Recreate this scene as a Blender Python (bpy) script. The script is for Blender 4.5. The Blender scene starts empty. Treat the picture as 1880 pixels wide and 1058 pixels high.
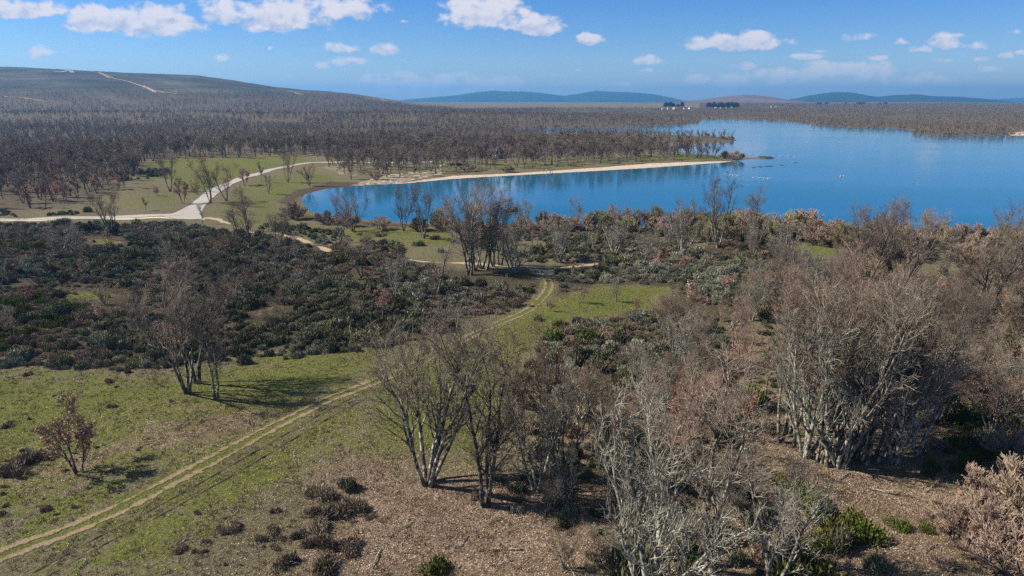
import bpy, math, random
import numpy as np
from mathutils import Vector

PI = math.pi
SC = bpy.context.scene
COL = SC.collection
rng = np.random.default_rng(11)
random.seed(11)

# ------------------------------------------------------------------ camera
F = 1254.0; PITCH = math.radians(15.6); CZ = 43.0
cp, sp = math.cos(PITCH), math.sin(PITCH)
cam_d = bpy.data.cameras.new('camera'); cam = bpy.data.objects.new('camera', cam_d); COL.objects.link(cam)
cam_d.sensor_width = 36; cam_d.lens = F / 1880 * 36; cam_d.clip_start = 0.5; cam_d.clip_end = 80000
cam.location = (0, 0, CZ); cam.rotation_euler = (PI / 2 - PITCH, 0, 0)
SC.camera = cam

# ------------------------------------------------------------------ sun, sky, exposure
SUN_EL = math.radians(41); TO_SUN = Vector((-1.0, 0.10, 0)).normalized()
SUN_AZ = math.atan2(TO_SUN.x, TO_SUN.y)
sv = Vector((TO_SUN.x * math.cos(SUN_EL), TO_SUN.y * math.cos(SUN_EL), math.sin(SUN_EL)))
sl = bpy.data.lights.new('sun', 'SUN'); sl.energy = 5.0; sl.angle = math.radians(0.5); sl.color = (1.0, 0.91, 0.78)
so = bpy.data.objects.new('sun', sl); COL.objects.link(so); so.rotation_euler = sv.to_track_quat('Z', 'Y').to_euler()
SC.view_settings.view_transform = 'Standard'; SC.view_settings.look = 'None'
SC.view_settings.exposure = 0.78; SC.view_settings.gamma = 1.0

def ray(px, py):
    u = (px - 940) / F; v = (529 - py) / F
    return np.array([u, cp + sp * v, -sp + cp * v])

W = bpy.data.worlds.new('World'); SC.world = W; W.use_nodes = True
nt = W.node_tree; N = nt.nodes; L = nt.links
for n in list(N): N.remove(n)
def nd(t, **k):
    n = N.new(t)
    for a, b in k.items(): setattr(n, a, b)
    return n
def m_(op, a, b=None, c=None, clamp=False):
    n = N.new('ShaderNodeMath'); n.operation = op; n.use_clamp = clamp
    for i, x in enumerate((a, b, c)):
        if x is None: continue
        if isinstance(x, (int, float)): n.inputs[i].default_value = x
        else: L.new(x, n.inputs[i])
    return n.outputs[0]
def ss_(x, lo, hi, a=0.0, b=1.0):
    n = N.new('ShaderNodeMapRange'); n.interpolation_type = 'SMOOTHSTEP'
    L.new(x, n.inputs[0]); n.inputs[1].default_value = lo; n.inputs[2].default_value = hi
    n.inputs[3].default_value = a; n.inputs[4].default_value = b
    return n.outputs[0]
sky = nd('ShaderNodeTexSky', sky_type='NISHITA', sun_disc=False)
sky.sun_elevation = SUN_EL; sky.sun_rotation = SUN_AZ
sky.air_density = 1.0; sky.dust_density = 0.25; sky.ozone_density = 3.0; sky.altitude = 900
hs = nd('ShaderNodeHueSaturation'); hs.inputs['Saturation'].default_value = 1.40
hs.inputs['Hue'].default_value = 0.5
L.new(sky.outputs[0], hs.inputs['Color'])
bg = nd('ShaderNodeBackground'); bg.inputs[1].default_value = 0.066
tint = nd('ShaderNodeMixRGB', blend_type='MULTIPLY'); tint.inputs[0].default_value = 1; tint.inputs[2].default_value = (0.70, 0.81, 1.09, 1)
L.new(hs.outputs[0], tint.inputs[1])
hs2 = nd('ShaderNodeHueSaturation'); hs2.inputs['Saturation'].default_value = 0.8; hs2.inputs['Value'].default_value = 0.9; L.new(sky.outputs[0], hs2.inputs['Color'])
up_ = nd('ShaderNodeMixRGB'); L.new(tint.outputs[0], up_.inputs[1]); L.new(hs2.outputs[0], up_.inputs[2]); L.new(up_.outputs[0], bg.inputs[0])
tc = nd('ShaderNodeTexCoord'); sx = nd('ShaderNodeSeparateXYZ'); L.new(tc.outputs['Generated'], sx.inputs[0])
X_, Y_, Z_ = sx.outputs
L.new(ss_(Z_, 0.30, 0.62), up_.inputs[0])  # high sky made less blue, added to weaken the blue fill light
Ys = m_('MAXIMUM', Y_, 0.05)
U_ = m_('DIVIDE', X_, Ys); V_ = m_('DIVIDE', Z_, Ys)
cmb = nd('ShaderNodeCombineXYZ'); L.new(U_, cmb.inputs[0]); L.new(m_('MULTIPLY', V_, 1.5), cmb.inputs[1])
def noise_w(scale, off, detail=9, rough=0.55):
    a = nd('ShaderNodeVectorMath', operation='ADD'); L.new(cmb.outputs[0], a.inputs[0]); a.inputs[1].default_value = off
    n = nd('ShaderNodeTexNoise'); n.inputs['Scale'].default_value = scale; n.inputs['Detail'].default_value = detail
    n.inputs['Roughness'].default_value = rough; L.new(a.outputs[0], n.inputs['Vector'])
    return n.outputs['Fac']
n1 = noise_w(34, (0, 0, 0)); n2 = noise_w(34, (0.010, -0.012, 0)); nb = noise_w(11, (3.1, 0, 0), 3)
CL = [(45,20,80,22,1),(190,40,70,34,1),(290,46,90,36,1),(410,28,70,30,.8),(520,34,85,40,1),(640,22,62,24,1),
 (890,30,80,44,1),(985,52,46,24,1),(1083,75,28,13,1),(1355,80,90,22,1),(1368,121,30,13,.95),(85,100,52,18,.6),
 (625,90,46,12,.8),(640,114,40,11,.85),(712,93,34,15,.95),(588,123,16,9,.8),(770,160,120,26,.95),(900,156,66,20,.9),
 (1187,112,26,12,.85),(1187,131,17,8,.7),(1555,136,110,26,.95),(1430,142,65,22,.8),(1580,72,36,12,.5),(1735,80,28,18,.75),
 (1790,88,24,13,.62),(1650,78,22,10,.55),(1845,103,18,7,.8),(1732,111,24,6,.7),(1800,110,26,6,.6),(1880,98,18,7,.8),
 (1480,105,34,9,.7),(1610,108,30,8,.6),(1690,92,26,9,.65),(1770,66,30,9,.55),(1820,128,34,9,.7),(1500,95,20,7,.5),(1280,150,30,12,.7),(1130,158,40,10,.6),(1870,60,26,8,.5),(1350,156,46,18,.85),(1700,150,90,16,.8),(410,107,24,10,.55),(495,90,8,8,.5),(738,40,12,6,.6),(1060,130,9,5,.6),(1270,130,9,5,.5)]
m = None; rel = None
for (x, y, w, h, o) in CL:
    d = ray(x, y); u0, v0 = d[0] / d[1], d[2] / d[1]
    wu, hv = w / F * 1.14, h / F * 1.12
    du = m_('DIVIDE', m_('SUBTRACT', U_, float(u0)), float(wu))
    dv = m_('DIVIDE', m_('SUBTRACT', V_, float(v0)), float(hv))
    dvv = m_('MAXIMUM', dv, m_('MULTIPLY', dv, -1.7))
    r = m_('SQRT', m_('ADD', m_('MULTIPLY', du, du), m_('MULTIPLY', dvv, dvv)))
    k = m_('MULTIPLY', m_('MAXIMUM', m_('SUBTRACT', 1.25, r), 0.0), float(o))
    m = k if m is None else m_('MAXIMUM', m, k)
    q = m_('MULTIPLY', k, dv)
    rel = q if rel is None else m_('ADD', rel, q)
dens = m_('ADD', m, m_('MULTIPLY', m_('SUBTRACT', n1, 0.5), 1.7))
dens = m_('ADD', dens, m_('MULTIPLY', m_('SUBTRACT', nb, 0.5), 0.5))
alpha = ss_(dens, 0.30, 0.72)
alpha = m_('MULTIPLY', alpha, ss_(m, 0.02, 0.35))
alpha = m_('MULTIPLY', alpha, ss_(V_, 0.0, 0.09, 0.35, 0.97))
alpha = m_('MULTIPLY', alpha, m_('GREATER_THAN', Y_, 0.06))
lit = m_('ADD', m_('MULTIPLY', m_('SUBTRACT', n1, n2), 2.2), m_('ADD', m_('MULTIPLY', rel, 0.9), 0.12))  # cloud light and shade put into the colour: pale tops, blue-grey bases
lit = ss_(lit, -0.42, 0.42)
mixc = nd('ShaderNodeMixRGB'); L.new(lit, mixc.inputs[0])
mixc.inputs[1].default_value = (0.33, 0.38, 0.50, 1); mixc.inputs[2].default_value = (0.56, 0.54, 0.58, 1)
bgc = nd('ShaderNodeBackground'); L.new(mixc.outputs[0], bgc.inputs[0]); bgc.inputs[1].default_value = 0.86
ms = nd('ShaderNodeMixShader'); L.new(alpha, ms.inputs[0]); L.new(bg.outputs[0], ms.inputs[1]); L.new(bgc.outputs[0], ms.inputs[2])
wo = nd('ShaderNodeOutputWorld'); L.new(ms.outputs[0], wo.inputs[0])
SC.cycles.use_denoising = False
SC.cycles.max_bounces = 5; SC.cycles.diffuse_bounces = 2; SC.cycles.glossy_bounces = 2
SC.cycles.transmission_bounces = 2; SC.cycles.transparent_max_bounces = 8; SC.cycles.volume_bounces = 0

# ------------------------------------------------------------------ materials
def mat(name, build, rough=0.9, spec=0.2):
    mt = bpy.data.materials.new(name); mt.use_nodes = True
    t = mt.node_tree; b = t.nodes['Principled BSDF']
    b.inputs['Roughness'].default_value = rough
    b.inputs['Specular IOR Level'].default_value = spec
    build(t, t.nodes, t.links, b)
    return mt
def ramp(t, fac, stops):
    r = t.nodes.new('ShaderNodeValToRGB'); e = r.color_ramp.elements
    while len(e) > 1: e.remove(e[0])
    e[0].position = stops[0][0]; e[0].color = (*stops[0][1], 1)
    for p, c in stops[1:]:
        x = e.new(p); x.color = (*c, 1)
    if fac is not None: t.links.new(fac, r.inputs[0])
    return r.outputs[0]
def nz(t, scale, detail=4, rough=0.6, coord='Object', vec=None, dist=0.0):
    n = t.nodes.new('ShaderNodeTexNoise'); n.inputs['Scale'].default_value = scale; n.inputs['Detail'].default_value = detail
    n.inputs['Roughness'].default_value = rough; n.inputs['Distortion'].default_value = dist
    if vec is None:
        c = t.nodes.new('ShaderNodeTexCoord'); vec = c.outputs[coord]
    t.links.new(vec, n.inputs['Vector'])
    return n.outputs['Fac']
def mixc_(t, f, a, b, bt='MIX'):
    n = t.nodes.new('ShaderNodeMixRGB'); n.blend_type = bt
    for i, x in enumerate((f, a, b)):
        if isinstance(x, (int, float)): n.inputs[i].default_value = x
        elif isinstance(x, tuple): n.inputs[i].default_value = (*x, 1)
        else: t.links.new(x, n.inputs[i])
    return n.outputs[0]
def mt_(t, op, a, b=None, clamp=False):
    n = t.nodes.new('ShaderNodeMath'); n.operation = op; n.use_clamp = clamp
    for i, x in enumerate((a, b)):
        if x is None: continue
        if isinstance(x, (int, float)): n.inputs[i].default_value = x
        else: t.links.new(x, n.inputs[i])
    return n.outputs[0]
def sst(t, x, lo, hi, a=0.0, b=1.0):
    n = t.nodes.new('ShaderNodeMapRange'); n.interpolation_type = 'SMOOTHSTEP'
    t.links.new(x, n.inputs[0]); n.inputs[1].default_value = lo; n.inputs[2].default_value = hi
    n.inputs[3].default_value = a; n.inputs[4].default_value = b
    return n.outputs[0]
def plain(name, c, rough=0.7, var=0.15, spec=0.3, scale=3.0):
    def b(t, Nn, Ll, bs):
        lo = tuple(x * (1 - var) for x in c); hi = tuple(min(1, x * (1 + var)) for x in c)
        Ll.new(ramp(t, nz(t, scale), [(0.3, lo), (0.7, hi)]), bs.inputs['Base Color'])
    return mat(name, b, rough, spec)
def veg(name, c1, c2, hue=0.02, val=0.35, isl=0.5, rough=0.85, spec=0.1):
    """plant matter: two tones by island, plus a tone of its own for every plant"""
    def b(t, Nn, Ll, bs):
        g = Nn.new('ShaderNodeNewGeometry'); oi = Nn.new('ShaderNodeObjectInfo')
        c = mixc_(t, g.outputs['Random Per Island'], c1, c2)
        h = Nn.new('ShaderNodeHueSaturation'); Ll.new(c, h.inputs['Color'])
        Ll.new(sst(t, oi.outputs['Random'], 0, 1, 1 - val, 1 + val), h.inputs['Value'])
        r2 = mt_(t, 'FRACT', mt_(t, 'MULTIPLY', oi.outputs['Random'], 7.31))
        Ll.new(sst(t, r2, 0, 1, 0.5 - hue, 0.5 + hue), h.inputs['Hue'])
        Ll.new(h.outputs[0], bs.inputs['Base Color'])
    return mat(name, b, rough, spec)
def bark(name, dark, pale, lo, hi, sc=2.2):
    def b(t, Nn, Ll, bs):
        f = sst(t, nz(t, sc, 6, 0.7), lo, hi)
        c = mixc_(t, f, dark, pale)
        oi = Nn.new('ShaderNodeObjectInfo'); h = Nn.new('ShaderNodeHueSaturation'); Ll.new(c, h.inputs['Color'])
        Ll.new(sst(t, oi.outputs['Random'], 0, 1, 0.75, 1.25), h.inputs['Value'])
        Ll.new(h.outputs[0], bs.inputs['Base Color'])
    return mat(name, b, 0.95, 0.1)
M = {}
M['bark'] = bark('oak_bark', (0.07, 0.058, 0.045), (0.36, 0.345, 0.27), 0.47, 0.60)
M['bark_pale'] = bark('lichen_bark', (0.075, 0.065, 0.052), (0.42, 0.42, 0.34), 0.42, 0.58)
M['bark_dark'] = bark('dark_bark', (0.05, 0.042, 0.035), (0.20, 0.19, 0.16), 0.5, 0.7)
M['twig'] = veg('oak_twigs', (0.12, 0.095, 0.072), (0.29, 0.235, 0.185))
M['twig_pink'] = veg('reddish_twigs', (0.15, 0.105, 0.075), (0.34, 0.245, 0.185))
M['twig_pale'] = veg('lichen_twigs', (0.11, 0.095, 0.075), (0.36, 0.34, 0.265), val=0.15)
M['twig_far'] = veg('wood_twigs', (0.135, 0.108, 0.084), (0.275, 0.225, 0.17), val=0.3)
M['twig_wil'] = veg('willow_twigs', (0.29, 0.205, 0.145), (0.44, 0.345, 0.265), val=0.2, hue=0.006)
M['twig_olive'] = veg('olive_twigs', (0.24, 0.22, 0.10), (0.40, 0.36, 0.19), val=0.2)
M['rust'] = veg('rusty_leaves', (0.33, 0.165, 0.105), (0.55, 0.33, 0.235), val=0.2)
M['tan'] = veg('tan_leaves', (0.33, 0.215, 0.15), (0.55, 0.40, 0.30), val=0.2)
M['broom'] = veg('broom_green', (0.075, 0.075, 0.040), (0.22, 0.215, 0.12), val=0.4)
M['grey'] = veg('grey_green', (0.12, 0.125, 0.085), (0.31, 0.32, 0.23), val=0.3)
M['heath'] = veg('heather_brown', (0.11, 0.082, 0.058), (0.31, 0.235, 0.165), val=0.35)
M['gorse'] = veg('gorse_green', (0.05, 0.065, 0.012), (0.15, 0.17, 0.03), val=0.3)
M['holm'] = veg('evergreen_leaf', (0.016, 0.026, 0.012), (0.06, 0.075, 0.035), val=0.2, spec=0.4, rough=0.5)
M['pine'] = veg('pine_needles', (0.012, 0.028, 0.018), (0.035, 0.060, 0.035), val=0.25)
M['grass'] = veg('grass_blades', (0.11, 0.118, 0.022), (0.25, 0.25, 0.065), val=0.0)
M['dry'] = veg('dry_grass_blades', (0.15, 0.125, 0.07), (0.36, 0.31, 0.20), val=0.0)
M['leaf'] = veg('fallen_leaves', (0.22, 0.13, 0.09), (0.62, 0.47, 0.39), val=0.0, hue=0.0)
M['dead'] = veg('dead_branches', (0.22, 0.20, 0.17), (0.46, 0.44, 0.38))

# ------------------------------------------------------------------ terrain
def P(px, py, z=0.0):
    d = ray(px, py); t = (z - CZ) / d[2]
    return (d[0] * t, d[1] * t)
LAKE_PX = [(560,357),(554,368),(566,386),(600,399),(720,407),(860,411),(1000,412),(1200,414),(1400,424),(1550,434),(1700,442),(1880,452),
 (2100,470),(2500,500),(3300,330),(2700,262),(2100,250),(1880,249),(1760,250.5),(1690,247),(1668,242),(1674,238.5),(1640,236),(1560,234),
 (1500,230),(1440,222.5),(1400,220.5),(1290,219.5),(1288,222),(1283,226),(1262,229),(1180,232),(1110,234),(1000,235),(940,237),(1000,246),
 (1150,247),(1250,248),(1300,250),(1342,254),(1354,258.5),(1335,261),(1290,264.5),(1235,267),(1215,271),(1228,277),(1300,284),(1350,287.5),
 (1375,289),(1400,289.2),(1420,290),(1405,291.6),(1370,293.4),(1330,298.5),(1200,308),(1100,314),(950,322),(830,329),(745,337),(700,339),(650,342),(600,347)]
LAKE = np.array([P(*p) for p in LAKE_PX])
def sdist(x, y, poly):
    """distance to the outline, negative inside"""
    x = np.asarray(x, float); y = np.asarray(y, float)
    d2 = np.full(x.shape, 1e18); ins = np.zeros(x.shape, bool)
    n = len(poly)
    for i in range(n):
        ax, ay = poly[i]; bx, by = poly[(i + 1) % n]
        ex, ey = bx - ax, by - ay; wx, wy = x - ax, y - ay
        t = np.clip((wx * ex + wy * ey) / (ex * ex + ey * ey + 1e-9), 0, 1)
        q = (wx - ex * t) ** 2 + (wy - ey * t) ** 2
        d2 = np.minimum(d2, q)
        c = ((ay > y) != (by > y)) & (x < ex * (y - ay) / (ey + 1e-12) + ax)
        ins ^= c
    d = np.sqrt(d2)
    return np.where(ins, -d, d)
def crest(pts, Yc):
    a, z = [], []
    for px, py in pts:
        d = ray(px, py); a.append(d[0] / d[1]); z.append(CZ + Yc * d[2] / d[1])
    return np.array(a), np.array(z)
HA, HZ = crest([(-500,95),(-200,108),(0,121),(75,123),(150,127),(250,132),(360,137),(430,146),(500,157),(560,163),(600,165),(650,170),(700,178),(760,187),(860,195),(1000,199),(1060,201)], 3000)
RA, RZ = crest([(500,206),(740,201),(900,205),(1000,208),(1100,211),(1200,215),(1275,222),(1300,226)], 1300)
def sstep(x): x = np.clip(x, 0, 1); return x * x * (3 - 2 * x)
def wob(x, y):
    return (0.35 * np.sin(x * .071 + 1.3) * np.sin(y * .063 + .4) + 0.22 * np.sin(x * .19 + y * .13) + 0.12 * np.sin(x * .33 - y * .27 + 2))
def height(x, y, sd=None):
    x = np.asarray(x, float); y = np.asarray(y, float)
    if sd is None: sd = sdist(x, y, LAKE)
    land = np.clip(sd, 0, None); r = np.hypot(x, y)
    h = 1.7 * (1 - np.exp(-land / 30)) + wob(x, y) * sstep(land / 40)
    h = h + 3.5 * sstep((r - 1200) / 2500) - 0.0078 * np.clip(r - 5600, 0, None) + 1.5 * np.sin(x / 160.) * np.sin(y / 190. + 1) * sstep((r - 500) / 1000) * sstep(land / 60)
    ys = np.maximum(y, 1.0); a = x / ys
    zc = np.interp(a, HA, HZ)
    zc = np.where(a > HA[-1], 0, zc)
    up = sstep((y - 1350) / 1650) * 0.55 + np.clip((y - 1350) / 1650, 0, 1) * 0.45
    dn = 1 - sstep((y - 3000) / 1800)
    rough = 1 + 0.05 * np.sin(a * 40) * np.sin(y / 170.)
    hill = np.clip(zc - 9, 0, None) * np.where(y < 3000, up * (1 + (rough - 1) * (1 - up)), dn)
    zr = np.interp(a, RA, RZ)
    ridge = np.clip(zr - 6, 0, None) * np.exp(-((y - 1300) / 170.) ** 2) * (a < RA[-1]) * sstep(land / 60)
    h = h + np.where(y > 0, hill + ridge, 0)
    return np.where(sd < 0, -np.minimum(3.0, -sd * 0.10) - 0.05, h)
def hit(px, py):
    d = ray(px, py); z = 1.5
    for _ in range(6):
        t = (z - CZ) / d[2]; x, y = d[0] * t, d[1] * t
        z = float(height(np.array([x]), np.array([y]))[0])
    return x, y, z
def proj(x, y, z):
    dx, dy, dz = x, y, z - CZ
    f = dy * cp - dz * sp; v = dy * sp + dz * cp
    f = np.where(np.abs(f) < 1e-3, 1e-3, f)
    return 940 + F * dx / f, 529 - F * v / f
def mesh(name, V, Q, mt=None, smooth=False):
    """V (n,3), Q (m,k) one face size, or a list of such arrays"""
    me = bpy.data.meshes.new(name)
    if not isinstance(Q, list): Q = [Q]
    Q = [q for q in Q if len(q)]
    V = np.asarray(V, np.float32)
    me.vertices.add(len(V)); me.vertices.foreach_set('co', V.ravel())
    loops = np.concatenate([q.ravel() for q in Q]).astype(np.int32)
    tot = np.concatenate([np.full(len(q), q.shape[1]) for q in Q])
    st = np.concatenate([[0], np.cumsum(tot)[:-1]]).astype(np.int32)
    me.loops.add(len(loops)); me.loops.foreach_set('vertex_index', loops)
    me.polygons.add(len(tot)); me.polygons.foreach_set('loop_start', st)
    me.update(calc_edges=True)
    if smooth: me.polygons.foreach_set('use_smooth', np.ones(len(tot), bool))
    if mt: me.materials.append(mt)
    return me
def ob(name, me, parent=None, loc=None, label=None, cat=None, group=None, kind=None, rz=0, sc=None):
    o = bpy.data.objects.new(name, me); COL.objects.link(o)
    if parent is not None: o.parent = parent
    if loc is not None: o.location = loc
    if rz: o.rotation_euler = (0, 0, rz)
    if sc is not None: o.scale = sc if hasattr(sc, '__len__') else (sc, sc, sc)
    if label: o['label'] = label
    if cat: o['category'] = cat
    if group: o['group'] = group
    if kind: o['kind'] = kind
    return o
def polyw(pts, z=1.5): return np.array([P(x, y, z) for x, y in pts])
def mask(x, y, pts, soft):
    d = sdist(x, y, polyw(pts)); return np.clip(0.5 - d / soft, 0, 1)

GREEN = [  # outline in the photograph, softness in metres, strength
 ([(0,680),(250,700),(350,690),(520,640),(700,640),(760,680),(640,720),(500,770),(330,860),(230,890),(60,960),(-80,1000),(-200,850),(-150,700)], 9, .80),
 ([(-100,680),(60,690),(210,700),(280,760),(170,800),(0,800),(-150,800)], 8, .98),
 ([(130,905),(260,885),(300,850),(330,840),(370,815),(280,880),(180,935),(60,985),(0,1000),(60,950)], 2, .9),
 ([(60,1058),(300,930),(420,860),(560,770),(660,735),(700,760),(600,850),(540,900),(400,960),(300,1058)], 6, .8),
 ([(700,680),(800,650),(1000,560),(1100,520),(1240,530),(1200,575),(1050,600),(960,660),(900,800),(700,860),(650,820)], 5, .85),
 ([(1040,540),(1100,525),(1230,528),(1220,550),(1130,560),(1060,560)], 3, 1.0),
 ([(255,330),(270,300),(330,290),(560,288),(570,300),(500,312),(430,330),(370,352),(330,350),(300,330)], 8, .75),
 ([(240,345),(330,335),(370,355),(330,385),(240,388),(180,385),(200,360)], 8, .40),
 ([(420,350),(480,325),(560,312),(620,325),(560,345),(520,365),(540,395),(470,398),(385,392)], 6, .6),
 ([(400,395),(540,402),(620,415),(640,430),(520,428),(420,412)], 5, .6),
 ([(580,420),(700,410),(850,418),(840,450),(700,450),(620,440)], 5, .65),
 ([(740,455),(840,462),(960,480),(930,500),(830,500),(740,480)], 4, .4),
 ([(900,470),(1010,475),(1000,450),(930,440)], 4, .35),
 ([(1450,455),(1480,444),(1535,448),(1540,466),(1470,470)], 3, .85),
 ([(800,300),(1000,295),(1200,283),(1330,290),(1200,297),(1000,308),(830,318),(700,330),(640,330),(700,312)], 8, .45),
 ([(1220,280),(1320,285),(1340,291),(1240,292)], 4, .8),
 ([(110,540),(200,535),(230,545),(180,556),(110,552)], 2.5, .7),
 ([(160,440),(215,438),(225,446),(170,450)], 3, .8),
 ([(750,770),(930,760),(950,900),(860,930),(760,900),(700,840)], 5, .5),
 ([(450,560),(520,550),(560,600),(480,640),(440,600)], 4, .3),
]
LITTER = [
 ([(560,860),(700,830),(900,860),(1050,860),(1250,880),(1420,840),(1600,870),(1760,900),(1880,900),(1900,1100),(500,1100),(560,980)], 7, .78),
 ([(1380,850),(1560,860),(1700,930),(1640,980),(1540,930),(1440,900)], 4, 1.0),
 ([(330,740),(520,740),(540,780),(400,840),(250,860),(180,900),(90,930),(-50,960),(-50,860),(200,800)], 7, .55),
 ([(640,720),(760,800),(760,880),(560,900),(600,800)], 6, .4),
 ([(1000,620),(1300,600),(1500,560),(1880,560),(1900,1000),(1500,900),(1200,880),(950,880),(930,700)], 10, .55),
 ([(800,860),(1000,870),(1080,930),(900,960),(760,920)], 5, .8),
]
SAND = [([(590,348),(650,338),(700,334),(745,330.5),(830,320),(950,314.5),(1100,305),(1200,297.5),(1330,292.8),(1372,292),(1372,294),(1330,301),(1200,311),(1100,317),(950,325),(830,332),(745,340),(700,342),(600,350)], 3, 1),
 ([(570,308),(600,300),(650,302),(690,318),(660,328),(600,320)], 8, .45),
 ([(960,488),(1030,491),(1035,497),(1000,508),(970,498)], 2, .6),
 ([(1850,243),(1900,242),(1900,249),(1858,248)], 6, 1),
 ([(1290,262.5),(1330,260),(1330,262),(1290,266)], 3, .8),
 ([(700,318),(830,305),(830,318),(745,332),(640,342),(600,344),(640,332)], 6, .5)]
SCRUB = [([(-200,415),(330,408),(420,425),(600,455),(740,470),(1000,495),(1400,430),(1500,450),(1400,560),(1230,640),(1250,720),(1150,760),(1000,690),(1040,600),(990,545),(850,610),(700,640),(560,655),(430,655),(250,690),(0,672),(-300,670)], 6, .8)]
WET = [([(500,365),(540,345),(600,330),(700,330),(745,334),(600,350),(560,357),(552,368),(562,386),(720,404),(1000,408),(1000,416),(700,412),(560,405),(530,392)], 6, .7)]

TRACK_PX = [(-60,1047),(0,1018),(75,992),(150,966),(210,940),(265,912),(376,853),(500,784),(600,734),(660,713),(720,690),(800,650),(860,620),(920,592),(970,571),(995,548),(1008,530),(1008,516),(995,503),(985,494)]
def near_line(x, y, line, w):
    line = line[::3]; d = np.full(np.shape(x), 1e9)
    for a, b in zip(line[:-1], line[1:]):
        ex, ey = b - a; wx, wy = x - a[0], y - a[1]
        t = np.clip((wx * ex + wy * ey) / (ex * ex + ey * ey + 1e-9), 0, 1)
        d = np.minimum(d, np.hypot(wx - ex * t, wy - ey * t))
    return d < w

def axis(lo, hi, k):  # geometric radii
    n = int(math.log(hi / lo) / k); return lo * np.exp(np.linspace(0, math.log(hi / lo), n))
def build_ground():
    rad = np.concatenate([[0.0], np.linspace(6, 46, 20), axis(47, 2500, 0.0105), axis(2530, 19000, 0.05)])
    fa = np.radians(np.linspace(-50, 50, 860)); ba = np.radians(np.linspace(52, 308, 90))
    ang = np.concatenate([fa, ba])
    R_, A_ = np.meshgrid(rad, ang, indexing='ij')
    x = (R_ * np.sin(A_)).ravel(); y = (R_ * np.cos(A_)).ravel()
    sd = sdist(x, y, LAKE); z = height(x, y, sd)
    nr, na = len(rad), len(ang)
    i = np.arange(nr - 1)[:, None]; j = np.arange(na)[None, :]; j2 = (j + 1) % na
    Q = np.stack([i * na + j, i * na + j2, (i + 1) * na + j2, (i + 1) * na + j], -1).reshape(-1, 4)[:, ::-1]
    me = mesh('ground', np.stack([x, y, z], -1), Q, None, True)
    near = np.hypot(x, y) < 1500
    xn, yn = x[near], y[near]
    c = np.zeros((len(x), 4), np.float32); c2 = np.zeros((len(x), 4), np.float32)
    for ch, lst in enumerate((GREEN, LITTER, SAND)):
        v = np.zeros(len(xn))
        for pts, soft, k in lst: v = np.maximum(v, mask(xn, yn, pts, soft * 2) * k)
        c[near, ch] = v
    v = np.zeros(len(xn))
    for pts, soft, k in SCRUB: v = np.maximum(v, mask(xn, yn, pts, soft * 2) * k)
    TK = np.array([hit(*p)[:2] for p in TRACK_PX]); g2 = [near_line(xn, yn, np.repeat(TK, 3, 0), w_) for w_ in (1.0, 2.2, 3.2)]
    c[near, 0] = np.maximum(c[near, 0], .25 * g2[0] + .3 * g2[1] + .2 * g2[2]); c[near, 1] *= 1 - .6 * g2[1]
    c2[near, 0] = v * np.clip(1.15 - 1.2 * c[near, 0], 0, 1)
    v = np.zeros(len(xn))
    for pts, soft, k in WET: v = np.maximum(v, mask(xn, yn, pts, soft * 2) * k)
    c2[near, 1] = v
    wood = (woods_density(x, y) > 0.15).astype(np.float32)
    c2[:, 2] = wood
    for nm, a in (('cover', c), ('cover_b', c2)):
        at = me.attributes.new(nm, 'FLOAT_COLOR', 'POINT'); a[:, 3] = 1
        at.data.foreach_set('color', a.ravel())
    return me
def hill_z(x, y):
    return height(x, y, np.full(np.shape(x), 500.))
def woods_density(x, y):
    """how thick the far wood is at a place (0..1)"""
    px, py = proj(x, y, np.full(np.shape(x), 1.5))
    r = np.hypot(x, y); d = np.zeros(np.shape(x))
    f = (y > 150) & (r > 250)
    zones = [
     ([(-900,330),(0,345),(170,360),(225,345),(250,318),(275,292),(560,282),(640,292),(760,300),(860,292),(1000,288),(1120,282),(1215,274),(1215,262),(1350,257),(1340,252),(1250,248),(1000,246),(940,237),(700,236),(-900,236)], 1.0),
     ([(-900,300),(0,318),(190,325),(255,300),(300,283),(560,275),(940,268),(1200,262),(1340,256),(1300,250),(1000,246),(900,240),(-900,236)], 1.0),
     ([(-900,380),(0,385),(120,380),(180,362),(240,330),(240,300),(-900,300)], .6)]
    for z, k in zones:
        d = np.maximum(d, np.where(f & (sdist(x, y, polyw(z)) < 0), k, 0))
    d = np.maximum(d, np.where(f & (r > 950) & (y < 2500) & (px < 1290) , .8, 0))
    d = np.maximum(d, np.where(f & (px > 1285) & (y > 700), .9, 0))
    return d * np.clip((70 - hill_z(x, y)) / 50, 0, 1)
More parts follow.
